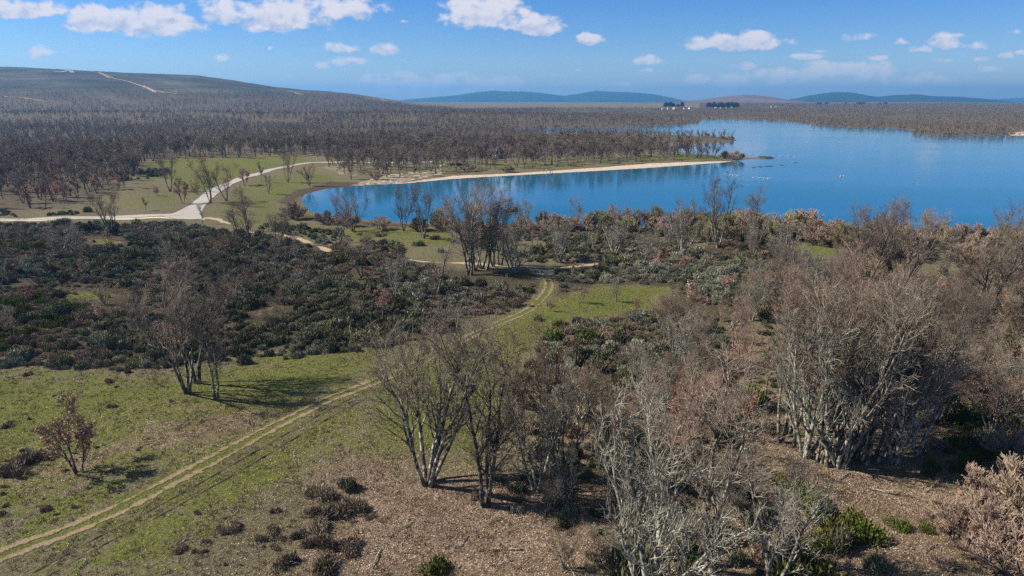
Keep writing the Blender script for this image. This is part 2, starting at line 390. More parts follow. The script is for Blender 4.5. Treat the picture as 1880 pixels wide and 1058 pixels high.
def ground_mat():
    def b(t, Nn, Ll, bs):
        a = Nn.new('ShaderNodeAttribute'); a.attribute_name = 'cover'
        s = Nn.new('ShaderNodeSeparateColor'); Ll.new(a.outputs['Color'], s.inputs[0])
        a2 = Nn.new('ShaderNodeAttribute'); a2.attribute_name = 'cover_b'
        s2 = Nn.new('ShaderNodeSeparateColor'); Ll.new(a2.outputs['Color'], s2.inputs[0])
        nbig = nz(t, 0.035, 6, 0.65); nmid = nz(t, 0.45, 6, 0.7); nfin = nz(t, 3.2, 5, 0.7); ntiny = nz(t, 8.0, 3, 0.6)
        dry = ramp(t, nfin, [(0.28, (0.085, 0.075, 0.042)), (0.5, (0.165, 0.145, 0.085)), (0.72, (0.27, 0.235, 0.155))])
        gr = ramp(t, nfin, [(0.3, (0.066, 0.078, 0.016)), (0.5, (0.135, 0.155, 0.030)), (0.7, (0.22, 0.235, 0.072))])
        def key(ch, amp=1.0):
            v = mt_(t, 'ADD', ch, mt_(t, 'MULTIPLY', mt_(t, 'SUBTRACT', nmid, 0.5), amp))
            return sst(t, mt_(t, 'ADD', v, mt_(t, 'MULTIPLY', mt_(t, 'SUBTRACT', nbig, 0.5), 0.9)), 0.36, 0.62)
        c = mixc_(t, mt_(t, 'MULTIPLY', key(s.outputs[0], 1.9), sst(t, nz(t, 1.4, 4, 0.7), 0.34, 0.56, 0.35, 1.0)), dry, gr)
        vo = Nn.new('ShaderNodeTexVoronoi'); vo.inputs['Scale'].default_value = 6.5
        tco = Nn.new('ShaderNodeTexCoord'); Ll.new(tco.outputs['Object'], vo.inputs['Vector'])
        vs = Nn.new('ShaderNodeSeparateColor'); Ll.new(vo.outputs['Color'], vs.inputs[0])
        patch_ = nz(t, 0.16, 5, 0.65, dist=0.8)
        lit = ramp(t, mt_(t, 'MULTIPLY', vs.outputs[0], sst(t, patch_, 0.38, 0.62, 1.0, 0.55)), [(0.0, (0.09, 0.062, 0.042)), (0.4, (0.22, 0.158, 0.11)), (0.8, (0.36, 0.265, 0.195)), (1.0, (0.56, 0.45, 0.36))])
        kl = mt_(t, 'MULTIPLY', key(s.outputs[1], 1.2), sst(t, vs.outputs[1], 0.12, 0.2))
        c = mixc_(t, kl, c, lit)
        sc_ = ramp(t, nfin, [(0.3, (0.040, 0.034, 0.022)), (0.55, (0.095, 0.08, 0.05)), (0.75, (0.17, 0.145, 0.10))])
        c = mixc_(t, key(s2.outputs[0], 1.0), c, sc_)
        wd = ramp(t, nmid, [(0.3, (0.08, 0.062, 0.046)), (0.55, (0.13, 0.105, 0.076)), (0.75, (0.165, 0.15, 0.09))])
        c = mixc_(t, mt_(t, 'MULTIPLY', s2.outputs[2], 0.9), c, wd)
        wet = ramp(t, nfin, [(0.3, (0.05, 0.038, 0.024)), (0.6, (0.125, 0.095, 0.055)), (0.8, (0.20, 0.165, 0.10))])
        c = mixc_(t, key(s2.outputs[1], 0.8), c, wet)
        # heath and bare ground on the high slopes
        g = Nn.new('ShaderNodeNewGeometry'); sp_ = Nn.new('ShaderNodeSeparateXYZ'); Ll.new(g.outputs['Position'], sp_.inputs[0])
        hz = nz(t, 0.006, 7, 0.62, dist=0.6)
        he = ramp(t, hz, [(0.30, (0.034, 0.036, 0.030)), (0.48, (0.062, 0.062, 0.050)), (0.60, (0.095, 0.09, 0.07)), (0.75, (0.20, 0.16, 0.12))])
        c = mixc_(t, sst(t, sp_.outputs[2], 20, 75), c, he)
        sand = ramp(t, nfin, [(0.3, (0.50, 0.39, 0.29)), (0.7, (0.74, 0.62, 0.49))])
        c = mixc_(t, sst(t, mt_(t, 'ADD', s.outputs[2], mt_(t, 'MULTIPLY', mt_(t, 'SUBTRACT', nmid, 0.5), 0.7)), 0.42, 0.6), c, sand)
        c = mixc_(t, sst(t, ntiny, 0.35, 0.65, 0.55, 0.0), c, mixc_(t, 1.0, c, (0.45, 0.45, 0.45), 'MULTIPLY'))
        Ll.new(c, bs.inputs['Base Color'])
        bp = Nn.new('ShaderNodeBump'); bp.inputs['Strength'].default_value = 1.0; bp.inputs['Distance'].default_value = 0.35
        hsum = mt_(t, 'ADD', nfin, mt_(t, 'MULTIPLY', nmid, 1.2))
        Ll.new(hsum, bp.inputs['Height']); Ll.new(bp.outputs[0], bs.inputs['Normal'])
    return mat('ground_cover', b, 0.95, 0.05)
gme = build_ground(); gme.materials.append(ground_mat())
ob('ground', gme, kind='structure')

# water
def water_mat():
    def b(t, Nn, Ll, bs):
        tco = Nn.new('ShaderNodeTexCoord'); mp = Nn.new('ShaderNodeMapping'); mp.inputs['Scale'].default_value = (0.6, 1.0, 1)
        Ll.new(tco.outputs['Object'], mp.inputs[0])
        f1 = nz(t, 0.7, 3, 0.5, vec=mp.outputs[0]); mp2 = Nn.new('ShaderNodeMapping'); mp2.inputs['Scale'].default_value = (0.35, 1.6, 1); mp2.inputs['Rotation'].default_value = (0, 0, .15); Ll.new(tco.outputs['Object'], mp2.inputs[0]); f2 = nz(t, 0.011, 6, 0.6, vec=mp2.outputs[0])
        bp = Nn.new('ShaderNodeBump'); bp.inputs['Distance'].default_value = 0.10
        Ll.new(sst(t, f2, 0.42, 0.58, 0.05, 0.42), bp.inputs['Strength'])
        Ll.new(f1, bp.inputs['Height']); Ll.new(bp.outputs[0], bs.inputs['Normal'])
        Ll.new(mixc_(t, sst(t, f2, 0.35, 0.65), (0.003, 0.085, 0.15), (0.008, 0.10, 0.20)), bs.inputs['Base Color'])
        bs.inputs['IOR'].default_value = 1.33
    return mat('lake_water', b, 0.09, 0.5)
xs = np.linspace(-200, 2600, 15); ys_ = np.linspace(150, 1700, 9)
X0, Y0 = np.meshgrid(xs, ys_, indexing='ij'); nn = len(ys_)
i = np.arange(len(xs) - 1)[:, None]; j = np.arange(nn - 1)[None, :]
Q = np.stack([i * nn + j, (i + 1) * nn + j, (i + 1) * nn + j + 1, i * nn + j + 1], -1).reshape(-1, 4)
ob('lake', mesh('lake', np.stack([X0.ravel(), Y0.ravel(), np.zeros(X0.size)], -1), Q, water_mat(), True), kind='structure')

# hills and mountains beyond
def rng_hill(name, pts, Yc, depth, mt, seed, rel=0.10):
    base = -5 - .012 * max(0, Yc - 5000)
    a, z = crest(pts, Yc); n = 260; m2 = 46
    aa = np.linspace(a[0], a[-1], n); zz = np.interp(aa, a, z)
    t = np.linspace(-1, 1, m2)
    A, T = np.meshgrid(aa, t, indexing='ij'); Z = np.repeat(zz[:, None], m2, 1)
    y = Yc + T * depth; x = A * Yc + T * depth * A * 0.6
    k = (1 - sstep(np.abs(T))) ; r_ = np.random.default_rng(seed); rr = 0
    for q in range(7):
        fx = 2 ** q; ph = r_.uniform(0, 6.28, 4)
        rr = rr + np.sin(A * 60 * fx * r_.uniform(.6, 1.3) + ph[0] + 2 * np.sin(T * 3 + ph[1])) * np.sin(T * 4 * fx + ph[2]) / (1.7 ** q)
    zf = base + (Z - base) * k * (1 + rel * rr * (1 - k ** 3)) + (Z - base) * 0.012 * np.sin(A * 900 + seed) * k
    i = np.arange(n - 1)[:, None]; j = np.arange(m2 - 1)[None, :]
    Q = np.stack([i * m2 + j, (i + 1) * m2 + j, (i + 1) * m2 + j + 1, i * m2 + j + 1], -1).reshape(-1, 4)
    return ob(name, mesh(name, np.stack([x.ravel(), y.ravel(), zf.ravel()], -1), Q, mt, True), kind='structure')
def hillmat(name, a_, b_, c_, sc):
    def b(t, Nn, Ll, bs):
        Ll.new(ramp(t, nz(t, sc, 7, 0.65, dist=0.4), [(0.35, a_), (0.55, b_), (0.72, c_)]), bs.inputs['Base Color'])
    return mat(name, b, 1.0, 0.0)
mg = hillmat('mountain_green', (0.008, 0.026, 0.018), (0.016, 0.040, 0.026), (0.035, 0.055, 0.035), 0.0016)
mh = hillmat('heath_hill', (0.10, 0.07, 0.055), (0.15, 0.11, 0.085), (0.24, 0.165, 0.13), 0.004)
rng_hill('mountain', [(700,188),(745,183),(780,180),(830,176),(870,170),(895,167.5),(910,166.5),(925,168),(960,168),(985,170),(1010,173),(1035,176),(1060,173),(1080,169),(1095,167),(1130,169),(1160,170),(1190,172),(1225,178),(1250,184),(1290,190)], 12000, 2600, mg, 3)
rng_hill('mountain', [(1420,190),(1450,184),(1490,175),(1530,169.5),(1560,170),(1590,176),(1615,178),(1640,175)  ,(1680,173.5),(1710,177),(1760,178),(1820,183),(1870,190)], 9000, 2200, mg, 5)
rng_hill('mountain', [(1740,190),(1800,184),(1870,180),(2350,177),(2050,182)], 17000, 1500, mg, 8)
rng_hill('hill', [(1180,189),(1250,187),(1290,183),(1330,177.5),(1360,174.5),(1385,174.5),(1410,177.5),(1450,184),(1500,189)], 6000, 1200, mh, 9, 0.05)
rng_hill('hill', [(700,194),(900,193),(1100,190),(1300,186.5),(1500,188),(1700,187.5),(1900,189),(2100,190)], 5000, 1300, mh, 12, 0.06)

# ------------------------------------------------------------------ roads and tracks
def ribbon(px, width, lift, step, mt, name, zf=1.5, jit=0.0, nx=2, prof=None, off=0.0):
    pts = np.array([hit(*p)[:2] for p in px])
    seg = np.hypot(*np.diff(pts, axis=0).T); s = np.concatenate([[0], np.cumsum(seg)])
    n = max(4, int(s[-1] / step)); ss = np.linspace(0, s[-1], n)
    # smooth by a small kernel
    X = np.interp(ss, s, pts[:, 0]); Y = np.interp(ss, s, pts[:, 1])
    k = max(1, int(3.0 / step)); ker = np.ones(2 * k + 1) / (2 * k + 1)
    Xp = np.convolve(np.pad(X, k, 'edge'), ker, 'valid'); Yp = np.convolve(np.pad(Y, k, 'edge'), ker, 'valid')
    X, Y = Xp, Yp
    T = np.stack([np.gradient(X), np.gradient(Y)], -1); T /= np.linalg.norm(T, axis=1)[:, None]
    Nn = np.stack([T[:, 1], -T[:, 0]], -1)     # right-hand side
    w = width if not callable(width) else width(ss / s[-1])
    w = np.broadcast_to(w, ss.shape)
    u = np.linspace(-1, 1, nx)
    xx = X[:, None] + Nn[:, :1] * (u * w[:, None] / 2 + off); yy = Y[:, None] + Nn[:, 1:] * (u * w[:, None] / 2 + off)
    zz = height(xx.ravel(), yy.ravel()).reshape(xx.shape) + lift
    if prof is not None: zz = zz + prof(u[None, :], ss[:, None])
    i = np.arange(n - 1)[:, None]; j = np.arange(nx - 1)[None, :]
    Q = np.stack([i * nx + j, i * nx + j + 1, (i + 1) * nx + j + 1, (i + 1) * nx + j], -1).reshape(-1, 4)
    me = mesh(name, np.stack([xx.ravel(), yy.ravel(), zz.ravel()], -1), Q, mt, True)
    at = me.attributes.new('across', 'FLOAT', 'POINT'); at.data.foreach_set('value', np.tile(u, n).astype(np.float32))
    return ob(name, me, kind='structure'), np.stack([X, Y], -1)
def track_mat(name, ruts, cols, gap=0.5, edge=0.3, transp=True, amp=0.9, brk=0.25):
    def b(t, Nn, Ll, bs):
        a = Nn.new('ShaderNodeAttribute'); a.attribute_name = 'across'
        au = mt_(t, 'ABSOLUTE', a.outputs['Fac'])
        n1_ = nz(t, 1.3, 5, 0.7); n2_ = nz(t, 0.10, 4); n3 = nz(t, 5, 4)
        Ll.new(ramp(t, n3, [(0.3, cols[0]), (0.7, cols[1])]), bs.inputs['Base Color'])
        if ruts: d = mt_(t, 'ABSOLUTE', mt_(t, 'SUBTRACT', au, gap))
        else: d = au
        v = mt_(t, 'ADD', d, mt_(t, 'MULTIPLY', mt_(t, 'SUBTRACT', n1_, 0.5), amp))
        v = mt_(t, 'ADD', v, mt_(t, 'MULTIPLY', mt_(t, 'SUBTRACT', n2_, 0.5), brk))
        f = sst(t, v, edge - 0.07, edge + 0.10)
        if transp:
            tr = Nn.new('ShaderNodeBsdfTransparent'); mx = Nn.new('ShaderNodeMixShader')
            Ll.new(f, mx.inputs[0]); Ll.new(bs.outputs[0], mx.inputs[1]); Ll.new(tr.outputs[0], mx.inputs[2])
            Ll.new(mx.outputs[0], Nn['Material Output'].inputs[0])
        bp = Nn.new('ShaderNodeBump'); bp.inputs['Strength'].default_value = 0.6; bp.inputs['Distance'].default_value = 0.1
        Ll.new(n3, bp.inputs['Height']); Ll.new(bp.outputs[0], bs.inputs['Normal'])
    return mat(name, b, 0.95, 0.05)
rut = track_mat('track_dirt', True, ((0.15, 0.115, 0.070), (0.31, 0.235, 0.155)), 0.52, 0.19, brk=.9, amp=1.25)
_, TRACK = ribbon(TRACK_PX, 3.0, 0.05, 0.6, rut, 'dirt_track', nx=5)
dirt = track_mat('path_dirt', False, ((0.27, 0.20, 0.135), (0.47, 0.37, 0.27)), edge=0.5, amp=1.1, brk=3.2)
_, TRA = ribbon([(372,400),(400,403),(425,412),(440,424),(470,428),(520,431),(545,438),(575,450),(610,463)], 3.6, 0.07, 1.0, dirt, 'dirt_path', nx=3)
_, TR2 = ribbon([(745,477),(790,482),(830,484),(900,487),(960,490),(1020,493),(1100,485),(1180,484),(1240,486)], 3.0, 0.07, 1.0, dirt, 'dirt_path', nx=3)
def berm(u, s): return 0.16 * (1 - u ** 2) * (0.55 + 0.45 * np.sin(s * 1.7) * np.sin(s * .63 + 1)) * (1 + 0.3 * np.sin(s * 5.1))
bm_ = track_mat('rut_shadow_earth', False, ((0.06, 0.055, 0.03), (0.13, 0.11, 0.06)), edge=0.8, amp=1.3)
for offv in (2.6, 4.3):  # dark raised strips added to give the shadow lines of older ruts
    ribbon([(40,1058),(150,996),(265,940),(376,878),(500,806),(600,750),(660,722)], 0.45, -0.01, 0.35, bm_, 'rut_ridge', nx=5, prof=berm, off=offv - 2.2)
asph = track_mat('worn_asphalt', False, ((0.27, 0.255, 0.23), (0.45, 0.425, 0.385)), edge=0.93, amp=0.22, brk=.05)
_, ROAD = ribbon([(-160,409),(-60,406),(0,403.5),(100,401),(200,399),(260,397),(310,395),(345,393)], 5.0, 0.10, 2.0, asph, 'road', nx=3)
_, ROAD2 = ribbon([(350,400),(357,385),(372,368),(392,352),(415,339),(445,327),(490,314),(535,304),(580,298.5),(640,297),(720,299),(800,297)], lambda q: 6.6 - 1.2 * q, 0.14, 2.0, asph, 'road', nx=3)
# junction apron and the pale verge of the road
def patch(px, lift, mt, name):
    pts = np.array([hit(*p) for p in px]); c = pts.mean(0)
    V = np.vstack([[c[0], c[1], c[2] + lift], pts + [0, 0, lift]]); n = len(pts)
    Q = np.array([[0, 1 + k, 1 + (k + 1) % n] for k in range(n)])
    me = mesh(name, V, Q, mt); return ob(name, me, kind='structure')
patch([(300,397.5),(322,391),(338,383),(352,376),(368,378),(372,386),(368,394),(372,403),(350,404),(322,403)], 0.17, asph, 'road_junction')
verge = track_mat('pale_verge', False, ((0.45, 0.38, 0.28), (0.60, 0.52, 0.40)), edge=0.75, amp=0.9)
ribbon([(-160,411),(0,406),(100,403.5),(200,401.5),(300,399.5),(380,403)], 3.5, 0.05, 2.0, verge, 'road_verge', nx=3)

# ------------------------------------------------------------------ plant generators
def nrm(v): return v / (np.linalg.norm(v, axis=-1, keepdims=True) + 1e-9)
def grow(r, p0, d0, ln, nseg, wander, trop):
    B = len(p0); Pn = np.zeros((B, nseg + 1, 3)); Pn[:, 0] = p0; d = nrm(d0)
    for i in range(nseg):
        Pn[:, i + 1] = Pn[:, i] + d * (ln / nseg)[:, None]
        d = nrm(d + r.normal(0, wander, (B, 3)) + np.array([0, 0, trop]))
    return Pn
def tubes(Pn, R, sides):
    B, n, _ = Pn.shape
    d = nrm(Pn[:, -1] - Pn[:, 0]); ref = np.where(np.abs(d[:, 2:]) > 0.9, np.array([[1., 0, 0]]), np.array([[0, 0, 1.]]))
    u = nrm(np.cross(d, ref)); v = np.cross(d, u)
    a = np.arange(sides) * 2 * PI / sides
    ring = u[:, None, None] * np.cos(a)[None, None, :, None] + v[:, None, None] * np.sin(a)[None, None, :, None]
    V = (Pn[:, :, None, :] + R[:, :, None, None] * ring).reshape(-1, 3)
    b = (np.arange(B) * n * sides)[:, None, None]; i = (np.arange(n - 1) * sides)[None, :, None]; j = np.arange(sides)[None, None, :]
    j2 = (j + 1) % sides
    Q = np.stack([b + i + j, b + i + j2, b + i + sides + j2, b + i + sides + j], -1).reshape(-1, 4)
    return V, Q
def kids(r, Pn, R, k, tmin, tmax, ang, lnf, upb):
    B, n, _ = Pn.shape
    t = r.uniform(tmin, tmax, (B, k)); f = t * (n - 1); i0 = np.minimum(f.astype(int), n - 2); fr = f - i0
    bi = np.arange(B)[:, None]
    a, b = Pn[bi, i0], Pn[bi, i0 + 1]; p = a + (b - a) * fr[..., None]; d = nrm(b - a)
    rad = R[bi, i0] * (1 - fr) + R[bi, i0 + 1] * fr
    q = nrm(np.cross(d, r.normal(0, 1, d.shape))); an = r.uniform(ang[0], ang[1], (B, k))[..., None]
    nd_ = nrm(d * np.cos(an) + q * np.sin(an) + np.array([0, 0, upb]))
    ln = lnf * r.uniform(0.6, 1.25, (B, k)) * (1.15 - 0.6 * t)
    return p.reshape(-1, 3), nd_.reshape(-1, 3), ln.ravel(), rad.ravel()
def taper(r0, n, end=0.3):
    return r0[:, None] * np.linspace(1, end, n)[None, :]
def cat_(parts):
    V, Q, o = [], [], 0
    for v, q in parts: V.append(v); Q.append(q + o); o += len(v)
    return np.concatenate(V), np.concatenate(Q)
def oak(seed, H=16, stems=3, spread=0.25, k=(12, 6, 4, 2), thick=1.25, lean=(0, 0), r0=0.20, leaf=0, leafsize=0.13, l1=0.34, bare=0.25, fat=1.0):
    r = np.random.default_rng(seed)
    az = r.uniform(0, 2 * PI) + np.arange(stems) * 2 * PI / stems + r.normal(0, .3, stems)
    tilt = spread * r.uniform(0.4, 1.3, stems)
    p0 = np.stack([np.cos(az), np.sin(az), np.zeros(stems)], -1) * (0.22 * (stems > 1)); p0[:, 2] = -0.3
    d0 = np.stack([np.cos(az) * tilt + lean[0], np.sin(az) * tilt + lean[1], np.ones(stems)], -1)
    ln = H * r.uniform(0.78, 1.0, stems)
    S = grow(r, p0, d0, ln, 11, 0.085, 0.03); Rs = r0 * r.uniform(.7, 1.1, stems)[:, None] * (np.linspace(1, 0.14, 12)[None, :]); Rs[:, 0] *= 1.35
    tr = [tubes(S, Rs * thick, 7)]
    p, d, l, rr = kids(r, S, Rs, k[0], bare, 0.97, (.35, .8), H * l1, 0.22)
    B1 = grow(r, p, d, l, 7, 0.12, 0.09); R1 = taper(np.minimum(rr * .6, .09), 8, .22)
    tr.append(tubes(B1, R1 * thick, 5))
    cr = []
    p, d, l, rr = kids(r, B1, R1, k[1], .2, 1.0, (.4, 1.0), H * 0.15, 0.12)
    B2 = grow(r, p, d, l, 4, 0.18, 0.04); R2 = taper(np.clip(rr * .65, .02, .05), 5, .4) * fat
    cr.append(tubes(B2, R2 * thick, 4))
    tips = B2
    if k[2]:
        p, d, l, rr = kids(r, B2, R2, k[2], .15, 1.0, (.35, 1.0), H * 0.065, 0.08)
        B3 = grow(r, p, d, l, 2, 0.2, 0.03); R3 = taper(np.full(len(p), .0145), 3, .6) * fat
        cr.append(tubes(B3, R3 * thick, 3)); tips = B3
        if k[3]:
            p, d, l, rr = kids(r, B3, R3, k[3], .2, 1.0, (.3, 1.0), H * 0.038, 0.06)
            B4 = grow(r, p, d, l, 1, 0.2, 0.0); R4 = np.full((len(p), 2), .0085) * fat; R4[:, 1] *= 0.6
            cr.append(tubes(B4, R4 * thick, 3)); tips = B4
    V1, Q1 = cat_(tr); V2, Q2 = cat_(cr)
    V1[:, 2] = np.maximum(V1[:, 2], -0.3); V2[:, 2] = np.maximum(V2[:, 2], 0.15)
    out = [(V1, Q1), (V2, Q2)]
    if leaf:
        tp = tips[:, -1]; lowbias = np.clip(1.1 - tp[:, 2] / H, 0.15, 1) ; w = lowbias / lowbias.sum()
        c = tp[r.choice(len(tp), leaf, p=w)] + r.normal(0, .12, (leaf, 3))
        out.append(quads(r, c, leafsize))
    return out
def quads(r, c, size, flat=0.0):
    n = len(c); a = nrm(r.normal(0, 1, (n, 3))); b = nrm(np.cross(a, r.normal(0, 1, (n, 3))))
    if flat:
        a[:, 2] *= 1 - flat; b[:, 2] *= 1 - flat; a = nrm(a); b = nrm(b - a * (a * b).sum(1)[:, None])
    s = size * r.uniform(.6, 1.3, (n, 1))
    V = np.stack([c - a * s, c + b * s * .55, c + a * s, c - b * s * .55], 1).reshape(-1, 3)
    return V, np.arange(n * 4).reshape(-1, 4)
def willow(seed, H=6, Rr=4.5, n=(28, 9, 8, 3), fat=2.2):
    """round bush of fine stems from one stool, with a domed outline"""
    r = np.random.default_rng(seed); S0 = n[0]
    az = r.uniform(0, 2 * PI, S0); ti = r.uniform(0.05, 1.15, S0)
    d = np.stack([np.cos(az) * np.sin(ti), np.sin(az) * np.sin(ti), np.cos(ti)], -1)
    p0 = np.stack([np.cos(az) * .5, np.sin(az) * .5, np.full(S0, -.2)], -1) * np.array([1, 1, 1])
    ln = 0.8 * H * (1 + (Rr / H - 1) * np.sin(ti)) * r.uniform(.85, 1.0, S0)
    S = grow(r, p0, d, ln, 6, .07, .05); Rs = taper(np.full(S0, .075), 7, .3)
    p, d2, l, rr = kids(r, S, Rs, n[1], .3, 1., (.25, .7), H * .28, .15)
    B1 = grow(r, p, d2, l, 4, .1, .08); R1 = taper(np.full(len(p), .026), 5, .5) * fat ** .5
    p, d2, l, rr = kids(r, B1, R1, n[2], .1, 1., (.2, .7), H * .13, .15)
    B2 = grow(r, p, d2, l, 2, .12, .08); R2 = taper(np.full(len(p), .0115), 3, .6) * fat
    V1, Q1 = tubes(S, Rs, 5)
    pr = [tubes(B1, R1, 3), tubes(B2, R2, 3)]
    if n[3]:
        p, d2, l, rr = kids(r, B2, R2, n[3], .1, 1., (.2, .6), H * .07, .12)
        B3 = grow(r, p, d2, l, 1, .1, 0); pr.append(tubes(B3, np.full((len(p), 2), .009) * fat, 3))
    V2, Q2 = cat_(pr); V2[:, 2] = np.maximum(V2[:, 2], 0.1)
    return [(V1, Q1), (V2, Q2)]
def shrub(seed, R_=1.3, H=1.5, n=900, w=0.05, ln=0.45, clumps=5, upright=0.8):
    r = np.random.default_rng(seed)
    cc = r.uniform(-.55, .55, (clumps, 2)) * R_; cc[0] = 0; cs = r.uniform(.35, .95, clumps)
    ci = r.integers(0, clumps, n)
    th = r.uniform(0, 2 * PI, n); ph = np.arccos(r.uniform(0.0, 1, n)); rr = r.uniform(.35, 1, n) ** .6 * r.uniform(.8, 1.12, n)
    q = np.stack([np.cos(th) * np.sin(ph), np.sin(th) * np.sin(ph), np.cos(ph)], -1)
    c = q * rr[:, None] * np.stack([cs[ci] * R_ * .8, cs[ci] * R_ * .8, H * (.5 + .5 * cs[ci])], -1); c[:, :2] += cc[ci]
    d = nrm(q * (1 - upright) + np.array([0, 0, upright]) + r.normal(0, .28, (n, 3)))
    s = nrm(np.cross(d, r.normal(0, 1, (n, 3)))) * (w * r.uniform(.6, 1.4, n))[:, None]
    L_ = ln * r.uniform(.4, 1.0, n)[:, None] * (1 + 1.2 * (r.uniform(0, 1, n) < .12))[:, None]
    a = c - d * L_ * .6; a[:, 2] = np.maximum(a[:, 2], -.05); b = c + d * L_ * .4; b[:, 2] = np.maximum(b[:, 2], 0.05)
    V = np.stack([a - s * .6, c + s, b, c - s], 1).reshape(-1, 3)
    V[:, 2] = np.maximum(V[:, 2], -0.08)
    return V, np.arange(n * 4).reshape(-1, 4)
def branchlets(r, n, R_, H, rad=.012):
    th = r.uniform(0, 2 * PI, n); ph = np.arccos(r.uniform(0.1, 1, n))
    q = np.stack([np.cos(th) * np.sin(ph) * R_, np.sin(th) * np.sin(ph) * R_, np.cos(ph) * H], -1)
    Pn = np.stack([q * .02, q * .5 + r.normal(0, .1, (n, 3)), q], 1); Pn[:, 0, 2] = -.05
    return tubes(Pn, taper(np.full(n, rad), 3, .4), 3)

# templates: name -> list of (part name, mesh)
T = {}
def reg(key, parts, names, mats, nam):
    T[key] = [(pn, mesh(nam + '_' + pn, v, q, M[mm])) for (v, q), pn, mm in zip(parts, names, mats)]
for i in range(5):
    reg(('oak', i), oak(100 + i, 16, [4, 5, 3, 7, 4][i], [.28, .38, .22, .42, .32][i], l1=.36, lean=[(0, 0), (-.06, 0), (.1, 0), (0, 0), (.05, .05)][i]), ['trunk', 'crown'], ['bark', 'twig'], 'oak')
for i in range(3):
    reg(('slim', i), oak(140 + i, 17, [3, 2, 1][i], .13, k=(13, 5, 5, 2) if i < 2 else (18, 5, 5, 2), l1=.19, bare=.2), ['trunk', 'crown'], ['bark', 'twig'], 'slim_oak')
for i in range(4):
    reg(('tall', i), oak(160 + i, 17, [2, 3, 1, 2][i], .13, k=(11, 6, 5, 2), l1=.27, bare=.42, lean=[(0, 0), (.12, 0), (-.1, .05), (.2, 0)][i]), ['trunk', 'crown'], ['bark', 'twig' if i % 2 else 'twig_pink'], 'tall_oak')
for i in range(3):
    reg(('pale', i), oak(180 + i, 13, [5, 4, 6][i], .42, l1=.36, bare=.15, k=(11, 6, 4, 2), fat=1.1), ['trunk', 'crown'], ['bark_pale', 'twig_pale'], 'lichen_oak')
for i in range(4):
    reg(('pink', i), oak(220 + i, 15, [3, 4, 2, 5][i], .26, k=(10, 6, 6, 2), l1=.32, leaf=200, leafsize=.10), ['trunk', 'crown', 'leaves'], ['bark', 'twig_pink', 'tan'], 'pink_oak')
for i in range(3):
    reg(('rust', i), oak(260 + i, 7, [2, 3, 1][i], .30, k=(8, 6, 6, 2), r0=.11, l1=.40, bare=.2, leaf=1500, leafsize=.12), ['trunk', 'crown', 'leaves'], ['bark', 'twig', 'rust' if i < 2 else 'tan'], 'rusty_oak')
for i in range(4):
    reg(('wil', i), willow(300 + i, 6, [4.5, 3.6, 5, 4.3][i], **({'n': (20, 8, 7, 2), 'fat': 2.6} if i in (1, 3) else {})), ['stems', 'crown'], ['bark', 'twig_wil'], 'willow')
for i in range(2):
    reg(('olive', i), willow(330 + i, 6, [4.2, 3.6][i]), ['stems', 'crown'], ['bark', 'twig_olive'], 'green_willow')
for i in range(5):   # seen from 250 to 600 metres
    reg(('mid', i), oak(360 + i, 13, [2, 1, 3, 1, 2][i], .25, k=(9, 7, 7, 0), r0=.22, l1=.36, bare=.3, fat=2.4, thick=1.15), ['trunk', 'crown'], ['bark', 'twig_far'], 'wood_oak')
for i in range(2):
    reg(('midrust', i), oak(390 + i, 9, 2, .3, k=(8, 7, 4, 0), r0=.18, l1=.38, bare=.15, fat=2., leaf=900, leafsize=.25), ['trunk', 'crown', 'leaves'], ['bark', 'twig_far', 'rust'], 'rusty_wood_oak')
# shrubs: one body of shoots, and the woody stems below
def regs(key, V, stemn, R_, H, mm, nam, seed):
    r = np.random.default_rng(seed)
    T[key] = [('shoots', mesh(nam + '_shoots', V[0], V[1], M[mm]))]
    if stemn: v, q = branchlets(r, stemn, R_ * .8, H * .9); T[key].append(('stems', mesh(nam + '_stems', v, q, M['dead'] if stemn > 20 else M['heath'])))
for i in range(4): regs(('broom', i), shrub(500 + i, 1.4, 1.7, 1400, .045, .55, 5), 14, 1.3, 1.5, 'broom', 'broom', i)
for i in range(4): regs(('grey', i), shrub(520 + i, 1.3, 1.3, 1300, .045, .42, 5, .85), 14, 1.2, 1.2, 'grey', 'rockrose', i)
for i in range(4): regs(('heath', i), shrub(540 + i, 1.1, .9, 900, .035, .42, 5, .65), 36, 1.3, 1.1, 'heath', 'heather', i)
for i in range(2): regs(('gorse', i), shrub(560 + i, 1.5, 1.4, 1400, .05, .4, 6), 14, 1.4, 1.2, 'gorse', 'gorse', i)
for i in range(2): regs(('holm', i), shrub(580 + i, 2.4, 4.0, 4500, .12, .26, 8, .2), 30, 1.9, 3., 'holm', 'holm_oak', i)

# ------------------------------------------------------------------ placing
NV = {'tall': 4, 'oak': 5, 'slim': 3, 'pale': 3, 'pink': 4, 'rust': 3, 'wil': 4, 'olive': 2, 'mid': 5, 'midrust': 2, 'broom': 4, 'grey': 4, 'heath': 4, 'gorse': 2, 'holm': 2}
TH = {'tall': 16.6, 'oak': 15.5, 'slim': 16.5, 'pale': 13, 'pink': 14.5, 'rust': 7.2, 'wil': 6.2, 'olive': 6.2, 'mid': 13.3, 'midrust': 9.3}
NAME = {'tall': 'tall_oak', 'oak': 'bare_oak', 'slim': 'slender_oak', 'pale': 'lichen_oak', 'pink': 'young_oak', 'rust': 'rusty_oak', 'wil': 'willow_bush', 'olive': 'green_willow_bush',
        'mid': 'bare_oak', 'midrust': 'rusty_oak', 'broom': 'broom_shrub', 'grey': 'rockrose_shrub', 'heath': 'heather_shrub', 'gorse': 'gorse_shrub', 'holm': 'holm_oak'}
CAT = {'wil': 'bush', 'olive': 'bush', 'broom': 'shrub', 'grey': 'shrub', 'heath': 'shrub', 'gorse': 'shrub', 'holm': 'tree'}
